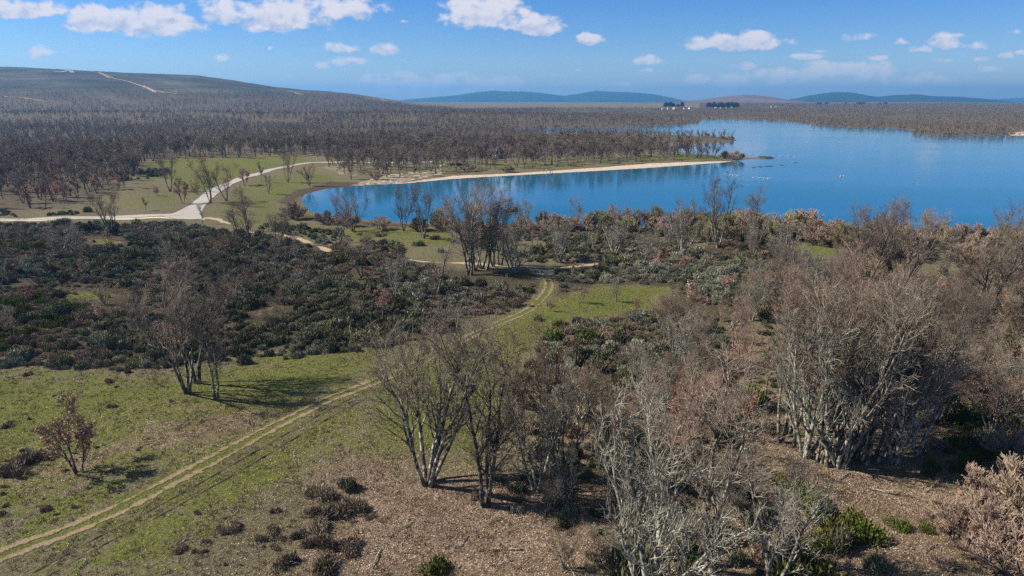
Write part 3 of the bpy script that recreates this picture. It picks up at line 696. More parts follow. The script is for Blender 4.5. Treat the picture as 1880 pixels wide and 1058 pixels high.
def plant(kind, x, y, z, s, label, group=None, v=None, rz=None, wx=1.0):
    v = random.randrange(NV[kind]) if v is None else v
    parts = T[(kind, v)]
    e = bpy.data.objects.new(NAME[kind], None); COL.objects.link(e)
    e.location = (x, y, z); e.rotation_euler = (0, 0, random.uniform(0, 6.28) if rz is None else rz); e.scale = (s * wx, s * wx, s)
    e.empty_display_size = 0.5
    e['label'] = label; e['category'] = CAT.get(kind, 'tree')
    if group: e['group'] = group
    for pn, me in parts:
        c = bpy.data.objects.new(pn, me); COL.objects.link(c); c.parent = e
    return e
LAND = [(345,722,'the three oaks on the left green'),(145,868,'the lone rusty oak'),(785,890,'the wide many stemmed oak'),(890,927,'the slender twisting oak'),(1195,1058,'the white lichen oak'),
 (1540,840,'the big oak cluster'),(1010,530,'the track end'),(930,600,'the track bend'),(1130,560,'the green glade'),(880,495,'the dark grove'),(512,450,'the winding path'),(345,393,'the road junction'),
 (387,372,'the road bend'),(637,440,'the two lakeside oaks'),(777,438,'the wide bank oak'),(916,291,'the pavilion'),(843,304,'the brushwood shelter'),(815,306,'the parked cars'),(1012,318,'the people on the beach'),
 (1200,290,'the lawn behind the beach'),(1318,455,'the tallest bank oak'),(1500,456,'the small bright clearing'),(1812,600,'the large holm oak'),(1128,468,'the pale sprawling oak'),(804,541,'the thin dark scrub oak'),
 (663,512,'the round reddish oak'),(700,583,'the bright rusty oak'),(110,474,'the small pale scrub oak'),(205,430,'the spreading roadside oak'),(170,540,'the mossy clearing'),(1475,1070,'the bright green bush'),
 (620,970,'the heather clump'),(1800,980,'the fuzzy corner bushes'),(420,310,'the green field'),(100,370,'the left wood edge'),(1262,588,'the tan leaved oak'),(1100,300,'the middle of the beach'),(1655,535,'the two oaks above the willows')]
LXY = None
AUTO = []
def auto(o, kind, s): AUTO.append((o, kind, s))
ROWS = {}
def row(o, base): ROWS.setdefault(base, []).append(o)
def name_rows():
    for base, lst in ROWS.items():
        lst.sort(key=lambda o: o.location.x / o.location.y)
        for q, o in enumerate(lst):
            n = q + 1; th = {1: 'leftmost', 2: 'second from left', 3: 'third from left'}.get(n, '%dth from left' % n)
            o['label'] = base + ', ' + th if len(lst) > 1 else base
def name_all():
    by = {}
    LX = np.array([hit(a, b)[:2] for a, b, _ in LAND])
    med = {}
    for o, k, s in AUTO: med.setdefault(k, []).append(s)
    med = {k: np.quantile(v, [.33, .67]) for k, v in med.items()}
    for o, k, s in AUTO:
        p = np.array(o.location[:2]); d = np.hypot(*(LX - p).T); i = int(np.argmin(d)); q = p - LX[i]
        rel = ('right of' if q[0] > 0 else 'left of') if abs(q[0]) > abs(q[1]) else ('behind' if q[1] > 0 else 'in front of')
        size = 'small' if s < med[k][0] else 'large' if s > med[k][1] else 'middling'
        by.setdefault((k, size, rel, i), []).append((d[i], o))
    for (k, size, rel, i), lst in by.items():
        lst.sort(key=lambda t: t[0])
        for q, (_, o) in enumerate(lst):
            n = q + 1; th = {1: '', 2: 'second nearest ', 3: 'third nearest '}.get(n, '%dth nearest ' % n)
            if n > 20 and n % 10 in (1, 2, 3): th = '%d%s nearest ' % (n, {1: 'st', 2: 'nd', 3: 'rd'}[n % 10])
            if n == 1: th = 'nearest ' if len(lst) > 1 else ''
            lb = '%s %s, %s%s %s' % (size, WORD[k], th, rel, LAND[i][2])
            o['label'] = lb if len(lb.split()) <= 16 else lb.replace('grey green ', '').replace('dark green ', '').replace('low brown ', 'brown ')
def at_px(kind, bx, by, ty, label, group=None, v=None, rz=None, wx=1.0):
    x, y, z = hit(bx, by)
    d = ray(bx, ty); h = CZ + y * d[2] / d[1] - z
    return plant(kind, x, y, z, h / TH[kind], label, group, v, rz, wx)

# --- trees one can point at
g_ = None
for a in [
 ('oak', 345, 722, 512, 'bare oak with low spreading limbs, foremost of three on the left green', 'three bare oaks on the left green', 0, 2.0, .9),
 ('oak', 363, 703, 470, 'tallest bare oak of the three on the left green, rising behind the others', 'three bare oaks on the left green', 2, .5, .95),
 ('slim', 397, 735, 548, 'slender bare oak at the right of the three on the left green', 'three bare oaks on the left green', 1, 1.0, 1.1),
 ('rust', 145, 868, 738, 'small lone oak keeping rusty leaves on its lower branches, on grass beside the track', None, 1, .2, 1.0),
 ('oak', 785, 890, 572, 'many stemmed bare oak with wide drooping limbs in the middle of the leaf strewn ground', None, 3, 0.4, .95),
 ('slim', 890, 927, 588, 'tall slender twisting oak just right of the wide many stemmed oak', None, 0, 1.2, 1.1),
 ('pale', 1195, 1110, 742, 'white lichen covered oak with many upright limbs at the bottom edge', None, 0, 1.0, .9),
 ('slim', 1305, 1045, 668, 'tall lichen spotted oak leaning to the right beside the white lichen oak', None, 1, 3.2, 1.3),
 ('pale', 985, 900, 700, 'low tangled lichen oak between the slender oak and the white lichen oak', None, 1, 2.0, .9),
 ('pink', 1030, 880, 640, 'reddish twigged young oak behind the low tangled lichen oak', None, 0, 2.0, .8),
 ('pink', 960, 850, 650, 'thin reddish twigged oak right behind the tall slender twisting oak', None, 2, 2.0, .8),
 ('pink', 1100, 860, 690, 'reddish twigged oak behind the top of the white lichen oak', None, 1, 2.0, .9),
 ('pale', 1420, 1075, 830, 'sprawling pale branched tree at the bottom edge near the bright green bush', None, 1, 4.0, .9),
 ('pink', 1230, 900, 690, 'reddish oak standing between the white lichen oak and the big oak cluster', None, 3, 1.0, .9),
 ('oak', 205, 430, 352, 'spreading bare oak standing in scrub just below the left end of the road', None, 0, .8, 1),
 ('pale', 110, 474, 408, 'small pale lichen oak alone in the scrub at the left', None, 0, .8, 1),
 ('oak', 12, 505, 392, 'tall bare oak cut by the left edge of the picture', None, 1, .8, .8),
 ('pale', 0, 530, 470, 'leaning half dead tree low at the left edge', None, 2, .8, .8),
 ('slim', 440, 462, 378, 'forked bare oak leaning left over the winding path below the road junction', None, 0, 2.6, 1.2),
 ('slim', 457, 464, 345, 'tall bare oak right of its leaning neighbour below the road junction', None, 1, .3, 1.2),
 ('oak', 512, 450, 388, 'low wide bare oak between the winding path and the two forked oaks', None, 3, .8, 1),
 ('oak', 625, 445, 358, 'bare oak at the lake edge with two close dark stems', None, 2, .8, .9),
 ('oak', 648, 425, 356, 'bushy bare oak right beside the two stemmed oak at the lake edge', None, 1, .8, .9),
 ('willow', 0, 0, 0, '', None, 0, 0, 0),
 ('oak', 741, 424, 345, 'upright bare oak on the near bank, leftmost against the teal water', None, 4, .8, .8),
 ('oak', 777, 438, 350, 'wide bare oak on the small green by the near bank', None, 0, 2.8, .95),
 ('olive', 806, 420, 372, 'small yellowish tree on the near bank behind the wide bare oak', None, 1, 0, .6),
 ('slim', 862, 506, 356, 'curved oak at the left side of the dark grove beside the dirt path', 'dark grove of tall oaks by the dirt path', 0, 3.0, 1.5),
 ('oak', 872, 497, 352, 'tall oak second from the left in the dark grove by the dirt path', 'dark grove of tall oaks by the dirt path', 0, 1.0, .8),
 ('oak', 884, 493, 352, 'dense tall oak in the heart of the dark grove by the dirt path', 'dark grove of tall oaks by the dirt path', 1, 1.0, .8),
 ('slim', 894, 496, 360, 'straight oak right of the middle of the dark grove by the dirt path', 'dark grove of tall oaks by the dirt path', 2, 1.0, 1.6),
 ('oak', 906, 490, 358, 'many branched oak at the back of the dark grove by the dirt path', 'dark grove of tall oaks by the dirt path', 2, 4.0, .9),
 ('slim', 918, 488, 372, 'oak at the right side of the dark grove by the dirt path', 'dark grove of tall oaks by the dirt path', 1, 1.0, 1.6),
 ('pale', 943, 502, 420, 'low spreading oak right of the dark grove, in front of the dirt path', None, 0, 1.0, 1.15),
 ('pale', 960, 432, 366, 'pale cream branched tree on the bank just right of the dark rocks', None, 1, 1.0, .9),
 ('olive', 996, 422, 380, 'small round olive tree on the bank right of the pale cream tree', None, 0, 1.0, .6),
 ('pale', 1029, 482, 402, 'pale lichen oak at the far side of the dirt path, above the track end', None, 2, 1.0, .9),
 ('pink', 1058, 424, 366, 'reddish twigged tree alone on the near bank', None, 0, 1.0, .9),
 ('pale', 1128, 468, 400, 'pale sprawling oak in the scrub below the round reddish willows', None, 0, 4.0, 1.15),
 ('pale', 1182, 482, 425, 'small pale oak beside the right end of the dirt path', None, 1, 4.0, 1),
 ('pale', 1252, 470, 376, 'pale lichen oak with ragged crown behind the grey green scrub', None, 2, 2.0, .9),
 ('oak', 1318, 455, 330, 'tallest bare oak on the near bank, its crown against the lake', None, 4, 2.0, .85),
 ('slim', 1388, 440, 350, 'tall dark upright oak crown against the lake, right of the tallest bank oak', None, 0, 2.0, 1.4),
 ('pale', 1382, 472, 392, 'lichen oak in front of the tall dark upright oak', None, 0, .0, .8),
 ('pale', 1440, 480, 402, 'lichen oak left of the small bright clearing', None, 1, .0, .9),
 ('slim', 804, 541, 448, 'thin dark oak standing alone in dense scrub left of the track bend', None, 2, .0, 1.7),
 ('pink', 663, 512, 428, 'round crowned reddish oak in the middle of the scrub', None, 1, .0, 1),
 ('pale', 725, 545, 470, 'thin pale oak beside the rusty bush in the scrub', None, 1, .0, .6),
 ('pink', 525, 560, 488, 'small bare oak in the scrub above the green track side', None, 2, .0, .8),
 ('pink', 395, 500, 432, 'bare oak in the scrub left of the winding path', None, 3, .0, .8),
 ('pale', 300, 455, 412, 'small pale oak in the scrub in front of the road junction', None, 0, .0, .8),
 ('pink', 330, 545, 470, 'reddish crowned oak rising from the scrub behind the three oaks', None, 2, .0, .9),
 ('oak', 313, 352, 288, 'dark bare oak on the green field left of the road bend', None, 0, .3, .9),
 ('oak', 387, 373, 292, 'large bare oak on the inside verge at the road bend', None, 1, .3, .8),
 ('pink', 416, 369, 308, 'dark brown crowned oak right of the road bend', None, 0, .3, 1.1),
 ('rust', 336, 374, 325, 'rusty leaved oak standing before the road bend', None, 1, .3, .9),
 ('rust', 361, 357, 330, 'low rusty leaved oak touching the road bend', None, 0, .3, 1.1),
 ('rust', 450, 341, 308, 'round rusty oak between the road and the green verge', None, 1, .3, 1),
 ('rust', 479, 334, 297, 'dull rusty oak on the roadside between two bare ones', None, 2, .3, .7),
 ('oak', 529, 335, 281, 'dark oak with a flat top on the lawn between road and cove', None, 0, 4.3, .8),
 ('pale', 494, 356, 318, 'small pale bare tree on the lawn below the road', None, 1, 4.3, .6),
 ('pink', 568, 341, 304, 'small dense round tree at the sandy edge near the cove', None, 3, .3, .9),
 ('rust', 289, 359, 340, 'tiny rusty sapling on the rough field', None, 0, .3, 1),
 ('rust', 267, 387, 362, 'small rusty sapling beside the road on the left', None, 2, .3, 1),
 ('oak', 246, 322, 270, 'large dark oak at the corner of the left wood', None, 3, .3, .8),
 ('oak', 281, 296, 250, 'bare oak at the back edge of the green field', None, 1, 2.3, .9),
 ('pink', 372, 412, 372, 'tiny bare sapling standing on the road junction edge', None, 2, 2.3, .7),
 ('wil', 538, 402, 363, 'rounded brown willow bush at the near corner of the cove', None, 0, 2.3, 1.1),
 ('wil', 1122, 421, 362, 'pinkish round willow, first of the row on the near bank', 'round willows on the near bank', 3, 2.3, .85),
 ('wil', 1150, 423, 368, 'pinkish round willow, second of the row on the near bank', 'round willows on the near bank', 3, 2.3, .85),
 ('wil', 1175, 422, 371, 'darker round willow, third of the row on the near bank', 'round willows on the near bank', 1, 2.3, .7),
 ('olive', 1205, 421, 370, 'yellowish round willow at the right of the row on the near bank', None, 0, 2.3, .8),
 ('wil', 1232, 423, 376, 'last small pink willow of the row on the near bank', 'round willows on the near bank', 1, 1.3, .7),
 ('oak', 1272, 425, 366, 'thin dark bare tree behind the lichen oak with ragged crown', None, 2, 1.3, .6),
 ('rust', 700, 583, 525, 'bright rusty leaved oak glowing in the dark scrub', None, 1, 1.3, .9),
 ('rust', 1050, 518, 482, 'rusty oak at the right side of the track end', None, 2, 1.3, .9),
 ('rust', 1068, 556, 524, 'low rusty oak beside the track bend and the green glade', None, 1, 1.3, .9),
 ('rust', 925, 560, 506, 'thin pinkish leaved tree just left of the track', None, 2, 1.3, .7),
 ('rust', 325, 505, 462, 'faded rusty oak in the scrub left of the middle', None, 2, 1.3, 1.1),
 ('rust', 1262, 588, 508, 'tan leaved oak at the right end of the green glade', None, 2, 1.3, .9),
 ('rust', 1205, 500, 462, 'pale leaved oak above the green glade', None, 2, 2.3, .8),
 ('pale', 1130, 553, 515, 'small bare tree in the middle of the green glade', None, 2, 2.3, .7),
 ('rust', 1168, 572, 545, 'small rusty bush at the lower side of the green glade', None, 0, 2.3, .8),
 ('rust', 1010, 572, 548, 'short rusty sapling right of the track bend', None, 0, 2.3, .7),
 ('rust', 275, 870, 850, '', None, 0, 0, 0)]:
    k, bx, by, ty, lab, gr, v, rz, wx = a
    if k not in NV or not lab or wx == 0: continue
    at_px(k, bx, by, ty, lab, gr, v, rz, wx)

# the big cluster of oaks, right
side = ['left', 'second from the left', 'leaning', 'front left', 'thick front', 'forked front', 'middle', 'pale middle', 'tall middle', 'right of middle', 'curving right', 'bent outer right', 'long leaning right', 'outermost right', 'back left', 'back middle', 'back right']
CLU = [(1432,812,500,'tall',0),(1447,800,505,'slim',0),(1458,822,520,'tall',2),(1478,838,530,'pale',1),(1503,850,535,'tall',1),(1520,856,520,'tall',0),(1545,845,500,'oak',3),(1540,858,590,'pale',2),
       (1565,840,490,'tall',3),(1585,852,520,'tall',1),(1608,846,540,'tall',3),(1640,850,600,'pale',0),(1625,835,520,'tall',3),(1680,835,620,'pale',1),(1465,780,480,'tall',1),(1540,790,480,'tall',2),(1610,785,500,'tall',0)]
for (bx, by, ty, k, v), s_ in zip(CLU, side):
    at_px(k, bx, by, ty, '%s oak of the dense cluster standing above the open leaf carpet' % s_, 'dense cluster of oaks at the right', v, random.uniform(-.5, .5), .8)

# --- trees and shrubs scattered by place
def inside(px, py, pts):
    ins = np.zeros(np.shape(px), bool); n = len(pts)
    for i in range(n):
        ax, ay = pts[i]; bx, by = pts[(i + 1) % n]
        ins ^= ((ay > py) != (by > py)) & (px < (bx - ax) * (py - ay) / (by - ay + 1e-12) + ax)
    return ins
def scatter(pts, spacing, r=None, avoid=True, maxn=100000, edge=1.0):
    """roughly even random places on the ground inside an outline"""
    r = r or rng; Pw = polyw(pts)
    x0, y0 = Pw.min(0); x1, y1 = Pw.max(0); x0 = max(x0, -2600); x1 = min(x1, 2600)
    nx_ = max(1, int((x1 - x0) / spacing)); ny_ = max(1, int((y1 - y0) / spacing))
    gx, gy = np.meshgrid(np.arange(nx_), np.arange(ny_))
    x = x0 + (gx.ravel() + r.uniform(0, 1, gx.size)) * spacing; y = y0 + (gy.ravel() + r.uniform(0, 1, gx.size)) * spacing
    ok = sdist(x, y, Pw) < 0; x, y = x[ok], y[ok]
    sd = sdist(x, y, LAKE); ok = sd > edge; x, y, sd = x[ok], y[ok], sd[ok]
    if avoid and len(x):
        bad = near_line(x, y, TRACK, 2.6) | near_line(x, y, TR2, 1.6) | (near_line(x, y, TRA, 2.2) & (np.sin(x * .21) > -.5)) | near_line(x, y, ROAD, 5) | near_line(x, y, ROAD2, 5.5)
        x, y, sd = x[~bad], y[~bad], sd[~bad]
    z = height(x, y, sd); px, py = proj(x, y, z)
    o = np.argsort(np.hypot(x, y)); o = o[:maxn]
    return x[o], y[o], z[o], px[o], py[o]
HOLES = [[(105,528),(240,528),(240,560),(105,560)], [(150,434),(235,434),(235,452),(150,452)], [(1040,520),(1240,522),(1215,575),(1040,600)],
         [(960,660),(1040,570),(990,560),(900,640),(940,700)], [(740,440),(850,450),(960,478),(1010,500),(900,505),(830,506),(740,482)], [(0,512),(70,508),(60,530),(0,530)],
         [(590,415),(700,405),(860,412),(850,445),(700,446)], [(900,440),(1010,445),(1000,460),(930,462)], [(440,575),(500,556),(540,572),(470,610)], [(180,560),(330,566),(320,580),(190,575)]]
def thin(x, y, z, px, py, keep):
    bad = np.zeros(len(x), bool)
    for h in HOLES: bad |= inside(px, py, h)
    n = np.sin(x * .11 + 2) * np.sin(y * .09) + .6 * np.sin(x * .27 + y * .21) + .5 * rng.normal(0, 1, len(x))
    k = (~bad | (rng.uniform(0, 1, len(x)) < .03)) & (n > keep)
    return x[k], y[k], z[k], px[k], py[k]
WHERE = [  # outline, words
 ([(-500,400),(300,400),(300,520),(-500,560)], 'in the scrub below the left end of the road'),
 ([(-500,520),(300,520),(300,720),(-500,720)], 'in the dark thicket above the left green'),
 ([(300,400),(620,400),(620,560),(300,560)], 'in the scrub beside the winding path'),
 ([(300,560),(620,560),(620,700),(300,700)], 'in the thicket behind the three bare oaks'),
 ([(620,400),(860,400),(860,540),(620,540)], 'in the scrub between the near bank and the dark grove'),
 ([(620,540),(860,540),(1000,560),(860,660),(620,700)], 'in the thicket left of the track bend'),
 ([(860,480),(1010,480),(1010,560),(860,560)], 'between the dark grove and the track bend'),
 ([(860,400),(1400,400),(1400,485),(860,485)], 'on the slope between the dirt path and the near bank'),
 ([(1010,485),(1400,485),(1400,530),(1010,530)], 'in the grey green belt above the glade'),
 ([(1000,530),(1300,530),(1300,660),(1000,760)], 'in the thicket right of the green glade'),
 ([(900,600),(1320,600),(1320,860),(900,860)], 'in the brown thicket below the glade'),
 ([(1400,400),(2350,400),(2350,560),(1300,560)], 'among the trees behind the oak cluster'),
 ([(1300,560),(2350,560),(2350,860),(1300,860)], 'in the dense undergrowth around the oak cluster'),
 ([(0,700),(500,700),(500,860),(0,900)], 'scattered over the left green'),
 ([(400,860),(760,860),(760,1200),(300,1200)], 'on the leaf strewn ground right of the ruts'),
 ([(760,860),(1300,860),(1300,1200),(760,1200)], 'on the leaf litter below the slender oaks'),
 ([(1300,860),(2000,860),(2000,1250),(1300,1250)], 'on the leaf carpet at the lower right')]
WORD = {'broom': 'dark green broom shrub', 'grey': 'grey green rockrose shrub', 'heath': 'low brown heather shrub', 'gorse': 'yellow green gorse shrub', 'wil': 'pinkish brown willow bush', 'olive': 'olive green budding willow bush',
        'pink': 'reddish twigged bare young oak', 'oak': 'dark bare oak', 'tall': 'tall grey bare oak', 'pale': 'pale lichen covered oak', 'rust': 'oak with rusty leaves', 'slim': 'slender bare oak', 'holm': 'dark leafy holm oak', 'mid': 'bare grey oak', 'midrust': 'rusty leaved oak'}
def where(px, py):
    for pts, w in WHERE:
        if inside(np.array([px]), np.array([py]), pts)[0]: return w
    return 'around the clearings'
PLURAL = {'shrub': 'shrubs', 'bush': 'bushes', 'tree': 'trees', 'oak': 'oaks'}
def label_of(kind, px, py):
    w = where(px, py); return '%s %s' % (WORD[kind], w), '%ss %s' % (WORD[kind].replace('bush', 'bushe').replace('leaves', 'leave'), w)
pool = {k: [] for k in ('broom', 'grey', 'heath', 'gorse')}
SCZ = [([(-400,418),(330,409),(420,425),(600,455),(740,470),(860,520),(940,530),(1000,520),(990,548),(850,610),(700,640),(560,660),(430,655),(250,690),(0,675),(-400,680)], 1.65, -1.3, (.34, .24, .39, .03)),
       ([(640,412),(1000,414),(1400,425),(1440,470),(1260,486),(1000,480),(860,470),(700,470)], 2.0, -.8, (.25, .30, .43, .02)),
       ([(1020,500),(1100,490),(1400,470),(1480,520),(1400,570),(1290,560),(1230,530),(1100,520),(1060,560),(1020,540)], 1.7, -1.2, (.15, .65, .18, .02)),
       ([(1010,600),(1110,575),(1230,560),(1330,600),(1330,700),(1240,760),(1120,760),(960,700)], 1.7, -1.2, (.32, .30, .36, .02)),
       ([(940,690),(1240,740),(1330,690),(1400,700),(1420,820),(1300,880),(1000,870)], 1.9, -.9, (.34, .16, .44, .06)),
       ([(1400,560),(2350,540),(2350,860),(1700,880),(1680,760),(1400,760)], 2.0, -.9, (.40, .12, .28, .20)),
       ([(900,860),(1330,870),(1500,1000),(1480,1060),(1080,1060),(1000,960),(850,960)], 2.3, -.1, (.14, .10, .66, .10)),
       ([(1700,640),(2350,640),(2350,880),(1760,860)], 2.6, -.8, (.30, .10, .20, .40)),
       ([(560,900),(700,880),(760,960),(740,1060),(480,1060),(520,960)], 3.0, .55, (.05, .05, .88, .02)),
       ([(440,408),(600,418),(640,432),(760,460),(740,476),(640,470),(560,436),(450,420)], 2.5, -.5, (.35, .35, .28, .02)),
       ([(-300,400),(60,385),(160,380),(170,396),(0,399),(-300,405)], 2.6, 0, (.5, .2, .3, 0)),
       ([(185,325),(300,312),(320,320),(230,335)], 2.2, -.5, (.7, .2, .1, 0))]
KS = ['broom', 'grey', 'heath', 'gorse']
for pts, sp_, keep, pr in SCZ:
    x, y, z, px, py = thin(*scatter(pts, sp_), keep)
    # kinds come in drifts
    f = np.sin(x * .06 + 1) * np.cos(y * .05) + rng.normal(0, .35, len(x))
    f = (np.argsort(np.argsort(f)) + .5) / max(1, len(f)); cum = np.cumsum(pr)
    ki = np.minimum(np.searchsorted(cum, f), 3)
    jit = rng.uniform(0, 1, len(x)) < .18; ki = np.where(jit & (f < .95), rng.integers(0, 3, len(x)), ki)
    for i in range(len(x)):
        pool[KS[ki[i]]].append((x[i], y[i], z[i], rng.uniform(.45, 1.0) * (1 + .9 * (rng.uniform() < .15)), px[i], py[i]))
# single shrubs of the open ground, placed one by one
ONE = [('heath', 605,950,1.5),('heath',622,940,1.2),('heath',650,935,1.4),('heath',590,970,1.3),('heath',575,905,.8),('heath',570,1000,1.1),('heath',600,1005,1.3),('heath',545,985,.8),
 ('heath',500,975,.7),('heath',480,990,.8),('heath',420,975,.8),('heath',435,965,.6),('heath',530,1035,1.2),('heath',600,1045,1.3),('heath',640,1000,1.0),('heath',330,1010,.6),('heath',505,940,.5),
 ('gorse',800,1050,1.0),('gorse',600,1050,.7),('heath',50,850,1.7),('heath',20,870,1.6),('heath',80,840,1.2),('heath',10,785,.7),('heath',205,748,.6),('heath',200,702,.7),('heath',48,690,.7),('grey',15,672,1.2),
 ('gorse',1470,915,1.2),('gorse',1490,935,1.3),('gorse',1560,975,1.5),('gorse',1580,990,1.5),('gorse',1540,985,1.2),('broom',1515,955,1.4),('broom',1535,1000,1.5),('gorse',1650,970,.8),('gorse',1427,890,.8),
 ('gorse',1500,1000,1.0),('heath',1450,1000,1.3),('heath',1400,1020,1.3),('broom',1385,960,1.2),('heath',1740,1040,1.2),('broom',1610,1045,1.1),('gorse',1700,975,.6),
 ('grey',600,648,.9),('grey',572,645,.8),('heath',655,640,.8),('broom',445,668,1.1),('heath',480,655,.6),('heath',540,600,.9),
 ('broom',985,588,.8),('grey',1046,612,1.0),('grey',1063,608,1.3),('heath',1015,625,.5),('heath',880,660,.7),('heath',915,560,.9),('heath',1010,562,.9)]
for k, bx, by, s in ONE:
    x, y, z = hit(bx, by); lb, gr = label_of(k, bx, by)
    auto(plant(k, x, y, z, s, lb, gr), k, s)
for bx, by, s in ((1812, 600, 1.35), (1750, 590, .9), (1840, 580, 1.0)):
    x, y, z = hit(bx, by); plant('holm', x, y, z, s, {1812: 'large dark leafy holm oak under the forked bare tree at the right', 1750: 'smaller dark holm oak left of the large one', 1840: 'dark holm oak at the right side of the large one'}[bx], 'dark holm oaks at the right', 0)
x, y, z = hit(1475, 1085); plant('gorse', x, y, z, 2.6, 'large bright green bush cut by the bottom edge', None, 0)
# woods at the right: bare young oaks, lichen oaks and willows
RZ_ = [([(1290,600),(1400,520),(1500,500),(1750,520),(2350,520),(2350,700),(1700,760),(1440,760),(1300,720)], 7.0, ('pink', 'tall', 'tall', 'slim', 'pale', 'rust'), (.45, .75)),
       ([(1000,700),(1240,740),(1400,760),(1420,860),(1200,880),(1000,860)], 7.0, ('pink', 'slim', 'pale', 'rust'), (.35, .7)),
       ([(1700,740),(2350,700),(2350,880),(1740,860)], 6.5, ('pink', 'pale', 'wil', 'rust'), (.5, .8)),
       ([(1440,490),(1560,480),(2350,490),(2350,540),(1500,530)], 8, ('tall', 'pink', 'wil', 'wil', 'olive'), (.4, .62)),
       ([(1740,880),(2350,870),(2350,1200),(1900,1200)], 9, ('pink', 'wil', 'pale'), (.4, .7)),
       ([(1330,870),(1420,860),(1500,1060),(1320,1060)], 6, ('pink', 'pale', 'slim'), (.35, .6)),
       ([(1150,610),(1300,590),(1330,760),(1400,860),(1180,860)], 6.2, ('pink', 'tall', 'pink', 'pale'), (.4, .7)),
       ([(1640,600),(2350,560),(2350,860),(1740,860),(1660,760)], 6.5, ('pink', 'tall', 'pale', 'pink', 'wil'), (.45, .75)),
       ([(900,850),(1330,870),(1320,1070),(1000,1070),(980,960)], 5.2, ('pink', 'pink', 'tall', 'rust', 'pale'), (.25, .5)),
       ([(60,430),(600,460),(860,530),(840,600),(600,640),(300,660),(0,650)], 17, ('pink', 'pale', 'rust', 'slim', 'pink'), (.28, .55)),
       ([(700,430),(1400,440),(1400,480),(1000,478)], 15, ('pale', 'pink', 'pale'), (.35, .6)),
       ([(1240,480),(1440,500),(1420,560),(1260,560)], 12, ('pale', 'rust', 'pink'), (.35, .6)),
       ([(440,300),(640,292),(640,300),(520,310)], 14, ('pale',), (.5, .6))]
OUTS = []
def by_corner(px, py): return px > 1690 and py > 875
for pts, sp_, ks, sr in RZ_[:12]:
    x, y, z, px, py = scatter(pts, sp_)
    for i in range(len(x)):
        k = ks[rng.integers(len(ks))]; s = rng.uniform(*sr) * (1.5 if k == 'rust' else 1)
        if px[i] > 1960: OUTS.append((k, x[i], y[i], z[i], s)); continue
        if by_corner(px[i], py[i]): continue
        lb, gr = label_of(k, px[i], py[i]); auto(plant(k, x[i], y[i], z[i], s, lb, gr), k, s)
# domed willows along the near shore
for q, (bx, by, ty, k) in enumerate(((1045,424,388,'wil'),(1075,425,384,'wil'),(1098,424,380,'olive'),(1262,424,378,'wil'),(1290,426,380,'olive'),(1345,428,378,'wil'),(1365,430,376,'wil'),(1420,432,380,'wil'),(1455,434,378,'olive'),(1480,436,376,'wil'),(860,424,392,'wil'),(905,424,396,'wil'),(700,420,388,'wil'),(770,423,392,'olive'),(820,424,386,'wil'),(960,424,386,'wil'),(1020,424,386,'wil'),(600,412,382,'wil'),(640,416,386,'wil'),(1000,426,396,'wil'),(1150,428,392,'olive'),(1210,428,388,'wil'),(1320,430,384,'wil'))):
    auto(at_px(k, bx, by, ty, 'x', '%s fringe bushes on the near bank' % ('pale pink' if k == 'wil' else 'pale olive'), None, None, 1.15), k, 1.0)
x, y, z, px, py = scatter([(1300,432),(1420,430),(1550,440),(1700,450),(1880,460),(2400,500),(2400,545),(1880,510),(1700,478),(1560,470),(1545,448),(1440,446),(1320,440)], 6.0, edge=3)
for i in range(len(x)):
    k = 'olive' if rng.uniform() < .22 else 'wil'; s = rng.uniform(1.15, 1.8)
    if px[i] > 1960: OUTS.append((k, x[i], y[i], z[i], s)); continue
    lb = WORD[k] + ' in the belt hiding the near shore at the right'; auto(plant(k, x[i], y[i], z[i], s, lb, lb.replace('bush', 'bushes', 1)), k, s)
for bx, by, ty, k, v, lb in ((1590,530,372,'oak',3,'wide bare oak rising above the willow belt, left of two'),(1655,535,396,'oak',1,'wide reddish crowned oak rising above the willow belt, right of two'),(1800,600,392,'oak',2,'tall forked bare tree above the dark holm oaks'),
    (1850,560,398,'oak',4,'thin bare tree near the right edge above the holm oaks'),(1695,470,385,'pink',1,'bare tree whose thin crown touches the lake at the right'),(1610,480,370,'pink',0,'bare tree with a thin top above the willow belt')):
    at_px(k, bx, by, ty, lb, None, v, None, .9)
for bx, by, s, lb in ((1800,1010,1.1,'fuzzy grey pink bush cut by the lower right corner, foremost'),(1860,960,1.3,'fuzzy grey pink bush at the right edge above the foremost one'),(1760,985,.8,'fuzzy grey bush at the left of the corner bushes'),(1850,850,.9,'grey fuzzy bush at the right edge below the holm oaks'),(1870,1060,1.2,'fuzzy pink bush in the very corner')):
    x, y, z = hit(bx, by); plant('wil', x, y, z, s, lb, None)

# --- the trees one can tell apart along the beach and the edge of the wood
n_mid = 0
MIDZ = [([(575,298),(700,300),(760,306),(860,300),(1000,293),(1120,286),(1215,279),(1290,284),(1330,290),(1200,294.5),(1100,301),(960,309),(830,314),(745,325),(690,327),(640,322)], 8.5, 'in the picnic grove behind the sandy beach', 1.0),
        ([(640,290),(860,284),(1100,276),(1215,272),(1215,279),(1120,286),(1000,293),(860,300),(760,303),(640,297)], 10, 'at the back of the picnic grove behind the sandy beach', 1.0),
        ([(280,290),(560,281),(640,289),(640,294),(560,287),(280,296)], 9, 'along the wood edge behind the green field', 1.05),
        ([(0,345),(170,335),(235,318),(245,345),(180,372),(60,385),(-60,385)], 9.5, 'at the left wood above the road', .95)]
sets = []
for pts, sp_, w, s0 in MIDZ:
    x, y, z, px, py = scatter(pts, sp_, edge=14 if 'picnic' in w else 4)
    for i in range(len(x)):
        if px[i] < -20 or (906 < px[i] < 926 and py[i] > 286 and rng.uniform() < .6): continue
        k = 'midrust' if ('left wood' in w and rng.uniform() < .25) else 'mid'
        sets.append((k, x[i], y[i], z[i], s0 * rng.uniform(.72, 1.08), w))
